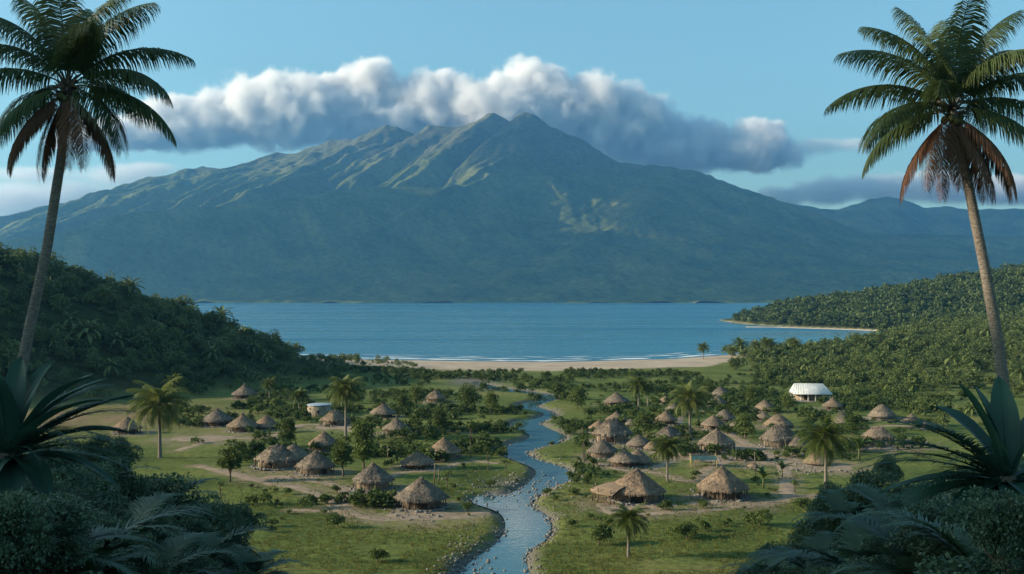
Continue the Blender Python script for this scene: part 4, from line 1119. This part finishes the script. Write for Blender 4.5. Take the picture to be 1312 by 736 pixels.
# wood on the west hill
P = np.column_stack([rs.uniform(-330, -25, 9000), rs.uniform(255, 520, 9000)])
hl = hill_left(P[:, 0], P[:, 1]); P = P[(hl > .45) & (P[:, 0] > -.62 * P[:, 1]) & (rs.rand(len(P)) < np.clip(.25 + hl / 14, 0, 1)) & (vn(P[:, 0] / 13, P[:, 1] / 13, 51) > .22)][:2600]
hl = hill_left(P[:, 0], P[:, 1])
mass('forest', P, (.9 + 3.6 * rs.rand(len(P)) ** 2.2) * np.clip(.35 + hl / 12, 0, 1), CLUMP, M_LEAF_HILL, 1)
# scrub on the rising ground to the east, down to the shore
P = np.column_stack([rs.uniform(70, 470, 16000), rs.uniform(255, 930, 16000)])
ds_ = shore_y(P[:, 0]) - P[:, 1]; pxx = P[:, 0] / P[:, 1] * FPX + 656; pyy = HY + CAMZ * FPX / P[:, 1]
edge = np.interp(P[:, 1], [255, 330, 400, 470, 560, 700], [1200, 1075, 985, 960, 940, 940])
P = P[(ds_ > 14) & (pxx > edge + 60 * (vn(P[:, 0] / 18, P[:, 1] / 18, 5) - .5)) & (pxx < 1420)]
P = P[vn(P[:, 0] / 15, P[:, 1] / 15, 53) > .2 + .28 * (1 - smooth01(300, 420, P[:, 1]))][:4200]
mass('scrub', P, (.7 + 2.7 * rs.rand(len(P)) ** 2) * np.interp(P[:, 1], [255, 420, 900], [.65, 1, 1.6]), CLUMP, M_LEAF_SCRUB, 2)
# forest on the headland
hp = np.column_stack([rs.uniform(240, 900, 14000), rs.uniform(930, 1290, 14000)])
hz_ = headland_z(hp[:, 0], hp[:, 1]); s_ = (hz_ > SEA + 1.2) & (hp[:, 0] < .56 * hp[:, 1]); hp = np.column_stack([hp, hz_])[s_][:3600]
mass('forest', hp, 2.2 + 4.6 * rs.rand(len(hp)) ** 1.8, CLUMPF, M_LEAF_SCRUB, 3)
# low brush behind the beach and round the clusters
bp_ = []
while len(bp_) < 4200:
    px, py = rs.uniform(225, 1200), 478 + 205 * rs.rand() ** 1.5
    if px > 1000 and py > 590 or px < 300 and py > 570: continue
    x, y = at(px, py)
    if vn(np.array([x / 17]), np.array([y / 13]), 33)[0] > .36 + .0030 * (py - 478) + .30 * rs.rand() and free(x, y, .6): bp_.append((x, y))
while len(bp_) < 5000:
    px, py = (rs.uniform(740, 1110), rs.uniform(500, 592)) if rs.rand() < .65 else (rs.uniform(300, 620), rs.uniform(505, 600))
    x, y = at(px, py)
    if vn(np.array([x / 5]), np.array([y / 6]), 37)[0] > .62 and free(x, y, .3): bp_.append((x, y))
bp_ = np.array(bp_)
mass('brush', bp_, (.3 + 1.2 * rs.rand(len(bp_)) ** 2), CLUMPF, M_LEAF_BUSH, 4)
# trees along the skyline of the west hill
GS_ = 'trees on the skyline of the dark hill'
for i, (px, top, r) in enumerate([(8,322,26),(40,332,22),(75,338,28),(100,344,20),(128,356,16),(160,363,18),(182,376,14),(205,388,16),(236,398,13),(262,408,14),(290,424,12),(318,436,11),(345,444,10)]):
    y = np.interp(px, [0, 430], [392, 455]); x = (px - 656) * y / FPX; g_ = gz(x, y); zt = zz(top, y); k = y / FPX
    v = i % 4
    lab = ['dark rounded tree on the crest at the far left, behind the leaning palm trunk', 'dark tree on the hill crest just left of the leaning palm trunk', 'largest dark tree crown on the hill crest, right of the leaning palm trunk',
           'dark tree on the crest next to the largest crown', 'spreading dark tree midway down the hill crest', 'flat topped dark tree on the crest with a gap beneath', 'small dark tree on the crest where it meets the bay water',
           'dark tree on the crest, first one against the water', 'dark tree on the crest, second one against the water', 'dark tree on the crest, third one against the water', 'low dark tree near the foot of the crest', 'low dark tree further down the foot of the crest', 'last low dark tree at the foot of the crest before the beach'][i]
    root = tag(empty('tree', (x, y, g_), random.uniform(0, 6.28)), lab, 'tree', GS_)
    s = r * k / TW[v]; h = min(max(zt - g_, 3.0), 2.6 * r * k) / TH[v]
    hm = HILLT[v] if 'HILLT' in globals() else TREES[v]
    link('crown', hm[0], root, None, None, (s, s, h)); link('trunk', hm[1], root, None, None, (s, s, h))

# ================================================================ STONES AND GRASS
rs = np.random.RandomState(21)
seg = np.roll(RIV, -1, 0) - RIV; ln = np.linalg.norm(seg, axis=1)
mb = MB(); n = 0
mid = (RIV[:, 1] < 420)
pr = ln * np.where(RIV[:, 1] < 250, 1.6, .8) * mid; pr /= pr.sum()
while n < 3600:
    i = rs.choice(len(RIV), p=pr); p = RIV[i] + seg[i] * rs.rand(); t_ = seg[i] / ln[i]; o_ = np.array([-t_[1], t_[0]])
    off = abs(rs.normal(0, 1.3)) - .25
    q = p + o_ * off
    if n % 7 == 0: q = np.array([rs.normal(.5, 4.5), rs.normal(181, 7)])       # the shoal where the stream spreads
    elif n % 9 == 0: q = np.array([rs.normal(-5.5, 1.8), rs.normal(131, 8)])
    if off < -2.5 or (n % 7 and n % 9 and i < len(RIV) * .47 and RIV[i, 1] > 150 and rs.rand() < .85): 
        n += rs.rand() < .3; continue
    s = .07 + .24 * rs.rand() ** 3; V, T = ROCKS[rs.randint(10)]
    a = rs.uniform(0, 6.28); c_, s__ = math.cos(a), math.sin(a)
    z = max(float(ground_z(q[:1], q[1:])[0]), -.66) + s * .2
    mb.add(V @ np.array([[c_, s__, 0], [-s__, c_, 0], [0, 0, 1]]) * s + np.array([q[0], q[1], z]), T); n += 1
tag(link('gravel', mb.mesh('gravel', M_STONE)), kind='stuff')

# rubble and loose stones round the huts
rs = np.random.RandomState(91); mb = MB()
for px, py, w, *_ in HUTS:
    if py < 525: continue
    x, y = at(px, py); y += w * y / FPX * .42; rr_ = w * y / FPX * .5
    for k in range(26 if px > 700 else 14):
        a = rs.uniform(0, 6.28); q = rr_ * rs.uniform(1.0, 1.5); s_ = .06 + .22 * rs.rand() ** 2; V, T = ROCKS[rs.randint(10)]
        X_, Y_ = x + q * math.cos(a), y + q * math.sin(a)
        mb.add(V * s_ + np.array([X_, Y_, gz(X_, Y_) + s_ * .3]), T)
for px, py, n in ((1140, 572, 90), (1160, 566, 60), (1100, 575, 50), (1045, 604, 60), (985, 584, 50), (935, 590, 40), (525, 662, 40)):
    x, y = at(px, py)
    for k in range(n):
        X_, Y_ = x + rs.normal(0, 2.6), y + rs.normal(0, 1.8); s_ = .07 + .3 * rs.rand() ** 2; V, T = ROCKS[rs.randint(10)]
        mb.add(V * s_ + np.array([X_, Y_, gz(X_, Y_) + s_ * .3]), T)
tag(link('rubble', mb.mesh('rubble', M_STONE)), kind='stuff')

# grass tufts over the nearer meadow
rs = np.random.RandomState(33)
nG = 16000
pxg = rs.uniform(280, 1080, nG); pyg = 560 + 190 * rs.rand(nG) ** .9
Y = CAMZ * FPX / (pyg - HY); X = (pxg - 656) * Y / FPX
dr_ = river_d(X, Y); keep = (dr_ > 1.2) & (fbm(X / 9, Y / 9, 3, 61) > .40)
X, Y = X[keep], Y[keep]; n = len(X); nb = 5
C = np.repeat(np.stack([X, Y, ground_z(X, Y)], -1), nb, 0) + np.column_stack([rs.normal(0, .16, n * nb), rs.normal(0, .16, n * nb), np.zeros(n * nb)])
D = unit(np.column_stack([rs.normal(0, .45, n * nb), rs.normal(0, .45, n * nb), np.ones(n * nb)]))
Nn = unit(rs.normal(size=(n * nb, 3)) * np.array([1, 1, .1]))
L = rs.uniform(.15, .42, n * nb)
V, Q = leaf_quads(C, D, Nn, L, .07, .25)
M_TUFT = leaf_mat('grass_blade', (.055, .075, .018), (.15, .15, .045), .8, .3, .1)
tag(link('grass', mesh_np('grass', V, Q, M_TUFT, False, {'tint': np.repeat(rs.rand(n), nb * 4)})), kind='stuff')
# ================================================================ FOREGROUND: two coconut palms, two rosette plants, the thicket
def tall_palm(name_pts, D, center, seed, label, fronds, flip=1):
    P = [np.array([(px - 656) * D / FPX, D, zz(py, D)]) for px, py in name_pts]
    P = np.array(P); base = P[0].copy(); g_ = gz(base[0], base[1]); P[0][2] = g_ - .3
    root = tag(empty('coconut_palm', (base[0], base[1], g_)), label, 'palm tree', 'tall leaning palms')
    off = np.array([base[0], base[1], g_])
    top = np.array([(center[0] - 656) * D / FPX, D, zz(center[1], D)])
    P = np.vstack([P, top])
    link('trunk', ringed_trunk(P - off, np.linspace(.235, .15, len(P)), 16, .11).mesh('trunk', M_PALMBARK, True), root)
    mb = MB(); rs = np.random.RandomState(seed)
    for i in range(46):                                    # leaf-base fibre and old stalks round the growing point
        a = rs.uniform(0, 6.28); e = rs.uniform(-.3, 1.1); l = rs.uniform(.25, .75)
        d = np.array([math.cos(a) * math.cos(e), math.sin(a) * math.cos(e), math.sin(e)])
        s0 = top - off + d * .10 + np.array([0, 0, rs.uniform(-.35, .1)]); mb.tube([s0, s0 + d * l], [.055, .02], 5)
    link('crown_base', mb.mesh('crown_base', M_BARK), root)
    mb = MB()
    for i in range(9):
        a = i * 2.4; q = top - off + np.array([math.cos(a) * .28, math.sin(a) * .28, -.28 - .1 * (i % 3)]); V, T = rock_arrays(500 + i, 2)
        V = V / np.linalg.norm(V, axis=1)[:, None] * np.array([.12, .12, .15]); mb.add(V + q, T)
    link('coconuts', mb.mesh('coconuts', noise_col('coconut', [(.06, .07, .025), (.11, .10, .04)], 4), True), root)['kind'] = 'stuff'
    for i, (az, e0, e1, L, dead) in enumerate(fronds):
        az = az if flip > 0 else 180 - az
        az += rs.uniform(-8, 8); e0 += rs.uniform(-4, 4); e1 += rs.uniform(-8, 8) * (not dead)
        fr = frond_arrays(seed * 50 + i, L * D / 40, e0, e1, 140, (1.3 if not dead else .95) * D / 40, .05 * D / 40, (.55 + .3 * rs.rand()) if not dead else .8, 3, rs.uniform(-.08, .08), .12 if not dead else .0)
        o = link('dead_frond' if dead else 'frond', fr.mesh('dead_frond' if dead else 'frond', M_PALM_DEAD if dead else M_PALM_FORE), root, tuple(top - off + np.array([0, 0, .05 - .25 * bool(dead)])), (0, 0, R(az)))
        if dead: o['label'] = 'withered brown frond hanging down along the trunk'
FR = [ # azimuth, elevation at base, at tip, length, dead
 (12,82,30,4.5,0),(-8,67,4,4.8,0),(10,50,-28,4.9,0),(-12,28,-54,4.8,0),(16,4,-70,4.5,0),(-24,-16,-84,3.8,0),
 (168,80,26,4.5,0),(188,64,0,4.8,0),(172,47,-30,4.9,0),(192,26,-56,4.7,0),(160,2,-72,4.4,0),(208,-18,-85,3.7,0),
 (282,84,50,4.4,0),(84,78,20,4.3,0),(312,64,-24,4.0,0),(58,22,-64,4.2,0),(126,18,-66,4.2,0),
 (-46,-32,-89,3.7,1),(226,-34,-89,3.8,1),(-64,-44,-89,3.4,1),(20,-44,-89,3.5,1),(204,-40,-88,3.7,1),(160,-48,-89,3.4,1),(-18,-36,-88,3.8,1)]
FR2 = [(4,84,40,4.3,0),(20,70,-2,4.7,0),(-14,55,-16,5.0,0),(6,36,-46,4.8,0),(-18,12,-64,4.7,0),(10,-8,-78,4.1,0),
 (176,76,14,4.7,0),(160,58,-14,4.6,0),(196,42,-40,4.9,0),(178,20,-58,4.6,0),(200,-2,-76,4.2,0),
 (262,80,40,4.5,0),(100,82,30,4.2,0),(232,58,-30,4.1,0),(48,16,-66,4.2,0),(134,26,-60,4.2,0),(300,40,-58,3.6,0),
 (-40,-26,-89,4.0,1),(-58,-40,-89,3.8,1),(222,-30,-89,4.0,1),(238,-46,-89,3.6,1),(270,-56,-89,3.0,1),(8,-40,-89,3.7,1),(186,-38,-88,3.9,1),(150,-46,-89,3.5,1)]
tall_palm([(0, 640), (12, 550), (24, 490), (38, 420), (60, 320), (78, 205)], 40, (87, 112), 3,
          'tall dark coconut palm leaning right at the left edge, with hanging brown fronds', FR)
tall_palm([(1300, 640), (1295, 580), (1290, 530), (1279, 440), (1261, 340), (1240, 235)], 38, (1220, 140), 8,
          'tall coconut palm leaning left at the right edge, with rusty fronds hanging', FR2, -1)

# --- rosette plants
PIN = {}
def rosette(px, py, D, leaves, label, seed, mirror=1):
    x = (px - 656) * D / FPX; z = zz(py, D); g_ = gz(x, D)
    root = tag(empty('rosette_plant', (x, D, g_)), label, 'giant fern', 'big rosette plants')
    h = z - g_
    mb = MB(); mb.tube([[0, 0, -.3], [.05, 0, h * .5], [0, 0, h + .12]], [.24, .2, .16], 10); link('trunk', mb.mesh('trunk', M_BARK, True), root)
    for i, (kind, az, e0, e1, L, Wd) in enumerate(leaves):
        az = az if mirror > 0 else 180 - az
        if kind == 's': m_ = strap_leaf(seed + i, L, Wd, e0, e1, 16, .30, .05).mesh('broad_leaf', M_BROAD, True); nm = 'broad_leaf'
        else: m_ = frond_arrays(seed + i, L, e0, e1, 60, Wd, .045, .18, 2, 0, .25).mesh('feather_leaf', M_BROAD); nm = 'feather_leaf'
        link(nm, m_, root, (0, 0, h), (0, 0, R(az)))
LV = [('p',0,40,-10,2.6,.5),('p',-18,34,-28,2.6,.5),('p',20,46,-6,2.5,.5),('p',40,56,0,2.4,.5),('p',-36,40,-30,2.4,.5),('p',165,46,-10,2.4,.5),('p',205,40,-20,2.4,.5),('s',8,62,20,2.2,.46),('s',-15,48,0,2.4,.34),('s',5,30,-18,2.4,.30),('s',20,40,5,2.5,.4),('s',150,80,60,1.9,.5),('s',270,84,62,1.6,.5),('s',60,74,40,2.0,.5),('s',95,78,50,2.0,.45),('s',200,50,0,2.2,.45),
      ('s',-38,8,-60,1.7,.42),('s',-60,-6,-75,1.5,.46),('s',-85,5,-70,1.5,.46),('s',250,2,-70,1.5,.44),('s',220,10,-60,1.6,.44),('s',-20,-16,-80,1.5,.4),
      ('p',-8,20,-25,2.4,.42),('p',12,24,-30,2.5,.42),('p',-28,12,-40,2.3,.42),('p',30,10,-40,2.3,.4),('p',172,26,-30,2.3,.4),('p',190,14,-40,2.3,.4),('p',-50,26,-30,2.2,.4),('s',25,58,10,2.3,.36),('s',-5,10,-45,2.2,.34)]
rosette(8, 588, 20, LV, 'giant dark rosette plant with long strap leaves at the foot of the left palm', 300)
LV2 = [('p',-18,48,-6,2.5,.5),('p',14,52,-10,2.6,.5),('p',0,28,-22,2.8,.5),('p',-22,18,-40,2.6,.5),('p',-40,36,-20,2.4,.5),('p',35,50,-12,2.4,.5),('s',4,74,50,2.0,.5),('s',30,80,60,1.9,.5),('s',100,82,60,2.0,.5),('s',170,70,40,2.0,.5),('p',2,44,2,2.5,.44),('p',-8,34,-10,2.6,.44),('p',10,22,-24,2.7,.44),('p',-14,12,-36,2.6,.42),('p',22,34,-14,2.5,.42),('p',-28,24,-28,2.4,.42),
       ('s',-10,2,-40,2.4,.40),('s',8,8,-28,2.3,.36),('s',-30,0,-62,1.8,.46),('s',-52,-5,-72,1.6,.48),('s',-75,0,-70,1.5,.46),('s',-100,2,-72,1.5,.46),('s',220,8,-50,1.7,.44),('s',190,30,-30,2.0,.4),('p',160,24,-30,2.3,.4),('p',200,12,-40,2.3,.4),('s',60,60,0,2.2,.4)]
rosette(1290, 618, 20, LV2, 'giant dark rosette plant with feathered fronds at the foot of the right palm', 340, -1)

# --- thicket
THK = []
for i, (sz, lb) in enumerate([((2.2, 2.2, 1.35), 22), ((2.5, 2.0, 1.2), 24), ((1.9, 1.9, 1.5), 18), ((2.3, 2.3, 1.1), 26)]):
    THK.append(make_tree_meshes('thicket', 400 + i, 9500, sz, lb, .125, .15, .1, M_LEAF_FORE, .5))
THW = [2.5, 2.7, 2.2, 2.6]; THH = [2.95, 2.7, 3.2, 2.5]
def thick(px, top, D, r, lab, g, i):
    x = (px - 656) * D / FPX; g_ = gz(x, D); h = max(zz(top, D) - g_, 1.2); v = i % 4; k = D / FPX; s = r * k / THW[v]
    root = tag(empty('thicket_shrub', (x, D, g_), i * 1.7), lab, 'shrub', g)
    hh = h / THH[v]; lift = 0
    if hh > 1.5 * s: lift = h - 1.5 * s * THH[v]; hh = 1.5 * s
    link('crown', THK[v][0], root, (0, 0, lift), None, (s, s, hh)); link('trunk', THK[v][1], root, (0, 0, 0), None, (s, s, (h / THH[v])))
gl, gr = 'dark shrubs of the thicket at the lower left', 'dark shrubs of the thicket at the lower right'
ll = ['dark dense shrub in the shaded thicket below the left palm', 'dark dense shrub in the shaded thicket below the right palm']
LT = [(30,655,15,95),(120,660,17,85),(60,700,13,100),(150,715,15,80),(210,668,22,75),(250,700,20,75),(200,602,34,80),(255,622,40,55),(140,572,32,62),(165,600,30,65),(100,590,26,72),(60,610,24,70),(290,660,36,55),(305,640,46,42),(270,640,38,55),
      (20,620,22,75),(120,548,44,45),(150,556,50,40),(70,560,36,50),(300,700,28,50),(180,640,24,75),(10,700,12,90),(100,625,20,85),(235,650,28,62),(350,724,27,48),(310,725,24,55)]
RT = [(1060,612,44,45),(1115,596,40,55),(1165,606,36,60),(1085,640,36,62),(1040,650,42,48),(1000,690,36,52),(955,716,34,48),(1020,710,28,60),(1130,650,28,75),(1190,655,26,75),(1240,660,22,80),(1080,690,24,70),(1150,700,19,85),(1210,712,16,95),(1280,690,16,90),
      (1100,722,17,80),(1040,730,21,70),(1300,655,22,75),(1225,612,32,55),(1180,622,32,60),(1270,640,26,70),(985,722,28,55),(1290,725,12,90),(930,735,30,40),(1140,580,50,32),(1200,640,24,60)]
for i, (px, tp, D, r) in enumerate(LT): thick(px, tp, D, r, ll[0], gl, i)
for i, (px, tp, D, r) in enumerate(RT): thick(px, tp, D, r, ll[1], gr, i + 1)
# undergrowth over the two near slopes
rs = np.random.RandomState(77); P = []
while len(P) < 1500:
    D = rs.uniform(9, 118); r = rs.choice([-1, 1]) * rs.uniform(.42, 1.15 if len(P) % 3 else 2.3)
    if abs(r) < np.interp(D, [9, 60, 118], [.5, .55, .62]): continue
    P.append((r * .4686 * D, D))
P = np.array(P)
UG = [cv(600 + i, 420, (1, 1, .55), 9, .16) for i in range(4)]
mass('undergrowth', P, rs.uniform(.5, 1.1, len(P)) * np.interp(P[:, 1], [9, 30, 118], [.5, .9, 1.5]), UG, M_LEAF_FORE, 9)

# --- ferns arching out of the thicket
FERN = []
for v in range(2):
    fl = [frond_arrays(700 + v * 20 + i, 1.5, 58 - 9 * (i % 4), -20 - 12 * (i % 4), 34, .32, .075, .12, 2, 0, .22).mesh('frond', M_LEAF_FORE) for i in range(4)]
    FERN.append(fl)
def fern(px, top, D, sc, lab, g, i):
    x = (px - 656) * D / FPX; z = zz(top, D) - .75 * sc; g_ = gz(x, D)
    root = tag(empty('fern', (x, D, g_)), lab, 'fern', g); h = max(z - g_, .1)
    mb = MB(); mb.tube([[0, 0, -.2], [0, 0, h + .05]], [.09, .07], 7); link('stem', mb.mesh('stem', M_BARK, True), root)
    for k in range(13): link('frond', FERN[i % 2][k % 4], root, (0, 0, h), (0, 0, k * 2.39996 + i), sc * random.uniform(.85, 1.15))
for i, (px, tp, D, sc) in enumerate([(95,700,14,1.1),(190,690,19,1.2),(40,668,13,1.0),(262,676,25,1.2),(160,640,22,1.2),(322,706,27,1.0),(120,598,30,1.3),(215,618,34,1.3)]):
    fern(px, tp, D, sc, 'fern arching out of the shaded thicket at the lower left', 'ferns in the lower left thicket', i)
for i, (px, tp, D, sc) in enumerate([(1105,680,19,1.3),(1180,690,16,1.2),(1250,690,14,1.1),(1045,690,26,1.2),(1150,632,29,1.3),(1222,668,19,1.1),(990,712,29,1.0),(1085,636,36,1.3)]):
    fern(px, tp, D, sc, 'fern arching out of the shaded thicket at the lower right', 'ferns in the lower right thicket', i + 1)
# ================================================================ CLOUDS (real volumes, beyond the mountains)
def cloud(name, D, blobs, dens=.02, nscale=520., amp=.9, base_py=None, depth=.55, soft=.35):
    """blobs: (px, py, half width px, half height px) seen from the viewpoint at distance D"""
    k = D / FPX
    E = []
    rs = random.Random(len(blobs) * 7 + int(D))
    for (px, py, rx, rz) in blobs:
        E.append(((px - 656) * k, rs.uniform(-.4, .4) * rx * k * .3, zz(py, D), rx * k, max(rz * k * 1.2, rx * k * depth), rz * k))
    cxm = sum(e[0] for e in E) / len(E); czm = sum(e[2] for e in E) / len(E)
    # hull
    bm = bmesh.new()
    for (x, y, z, rx, ry, rz) in E:
        Mx = Matrix.Translation((x - cxm, y, z - czm)) @ Matrix.Diagonal((rx * 1.25, ry * 1.25, rz * 1.25, 1))
        bmesh.ops.create_icosphere(bm, subdivisions=3, radius=1, matrix=Mx)
    me = bpy.data.meshes.new(name); bm.to_mesh(me); bm.free()
    o = bpy.data.objects.new('tmp', me); COL.objects.link(o)
    md = o.modifiers.new('union', 'REMESH'); md.mode = 'VOXEL'; md.voxel_size = min(e[5] for e in E) * .22
    dg = bpy.context.evaluated_depsgraph_get()
    me2 = bpy.data.meshes.new_from_object(o.evaluated_get(dg)); bpy.data.objects.remove(o)
    m, ns, ls, b = mat(name + '_vapour'); ns.remove(b)
    tc = N(ns, 'ShaderNodeTexCoord')
    fld = None
    for (x, y, z, rx, ry, rz) in E:
        a = N(ns, 'ShaderNodeVectorMath', operation='MULTIPLY_ADD')
        a.inputs[1].default_value = (1 / rx, 1 / ry, 1 / rz); a.inputs[2].default_value = (-(x - cxm) / rx, -y / ry, -(z - czm) / rz)
        ls.new(tc.outputs['Object'], a.inputs[0])
        l = N(ns, 'ShaderNodeVectorMath', operation='LENGTH'); ls.new(a.outputs[0], l.inputs[0])
        if fld is None: fld = l.outputs['Value']
        else:
            mn = N(ns, 'ShaderNodeMath', operation='SMOOTH_MIN', i_2=.25); ls.new(fld, mn.inputs[0]); ls.new(l.outputs['Value'], mn.inputs[1]); fld = mn.outputs[0]
    nz = N(ns, 'ShaderNodeTexNoise', i_Scale=1 / nscale, i_Detail=7, i_Roughness=.6); ls.new(tc.outputs['Object'], nz.inputs['Vector'])
    ma = N(ns, 'ShaderNodeMath', operation='MULTIPLY_ADD', i_1=-amp, i_2=amp * .5 + .05); ls.new(nz.outputs[0], ma.inputs[0])
    ad = N(ns, 'ShaderNodeMath', operation='ADD'); ls.new(fld, ad.inputs[0]); ls.new(ma.outputs[0], ad.inputs[1])
    mr = N(ns, 'ShaderNodeMapRange', interpolation_type='SMOOTHSTEP', i_1=1.0, i_2=1.0 - soft, i_3=0.0, i_4=dens); ls.new(ad.outputs[0], mr.inputs[0])
    pv = N(ns, 'ShaderNodeVolumePrincipled'); pv.inputs['Color'].default_value = (.97, .97, .98, 1); pv.inputs['Anisotropy'].default_value = .0
    ls.new(mr.outputs[0], pv.inputs['Density']); ls.new(pv.outputs[0], ns['Material Output'].inputs['Volume'])
    m.cycles.volume_step_rate = 0.22
    me2.materials.clear(); me2.materials.append(m)
    return tag(link(name, me2, loc=(cxm, D, czm)), kind='stuff')
cloud('clouds', 13800, [(110,182,70,14),(180,170,90,26),(250,158,110,40),(370,146,130,54),(520,148,150,56),(650,150,130,58),(770,162,120,60),(870,188,95,42),(965,196,85,30),
    (345,124,56,36),(410,126,64,34),(480,110,34,40),(470,122,66,44),(560,122,66,38),(674,111,38,42),(690,124,64,44),(755,134,64,46),(820,160,60,44),(905,174,40,26),(970,178,50,30)], .015, 270, 1.2, soft=.42)
cloud('clouds', 15000, [(10,258,110,36),(90,250,90,26),(150,226,60,20),(40,222,80,14),(190,218,50,12)], .004, 600, 1.2, soft=.7)
cloud('clouds', 14200, [(1000,252,50,16),(1060,246,60,22),(1130,240,70,24),(1200,240,80,26),(1270,246,80,24),(1340,246,80,26)], .009, 400, 1.2, soft=.6)
cloud('clouds', 13900, [(1050,186,40,14),(1090,186,34,12)], .004, 300, 1.3, soft=.6)
# unseen clouds added west of the bay to throw shade over the mountains
def shade_cloud(xc, y0, y1, z0, z1, n, r0=300, r1=480):
    bm = bmesh.new(); rs = random.Random(4)
    for k in range(n):
        y = rs.uniform(y0, y1); z = rs.uniform(z0, z1); r = rs.uniform(r0, r1)
        bmesh.ops.create_icosphere(bm, subdivisions=3, radius=r, matrix=Matrix.Translation((rs.uniform(-300, 300), y - 6500, max(z, 1640 + r) - 2300)))
    me = bpy.data.meshes.new('clouds'); bm.to_mesh(me); bm.free()
    o = bpy.data.objects.new('tmp', me); COL.objects.link(o)
    md = o.modifiers.new('union', 'REMESH'); md.mode = 'VOXEL'; md.voxel_size = 70
    me2 = bpy.data.meshes.new_from_object(o.evaluated_get(bpy.context.evaluated_depsgraph_get())); bpy.data.objects.remove(o)
    m, ns, ls, b = mat('shade_cloud_vapour'); ns.remove(b)
    pv = N(ns, 'ShaderNodeVolumePrincipled'); pv.inputs['Color'].default_value = (.97, .97, .98, 1); pv.inputs['Density'].default_value = .006
    ls.new(pv.outputs[0], ns['Material Output'].inputs['Volume']); me2.materials.clear(); me2.materials.append(m)
    tag(link('clouds', me2, loc=(xc, 6500, 2300)), kind='stuff')  # out of view, added only for its shadow
shade_cloud(-6500, 4250, 5800, 2050, 2900, 26)
shade_cloud(-4300, 5600, 6680, 2425, 2640, 90, 200, 235)
shade_cloud(-4300, 5900, 7420, 2700, 3500, 95, 220, 330)  # added to darken the mountain's right flank
shade_cloud(-5300, 8300, 9900, 3300, 4400, 60, 300, 450)  # added to dim the far range
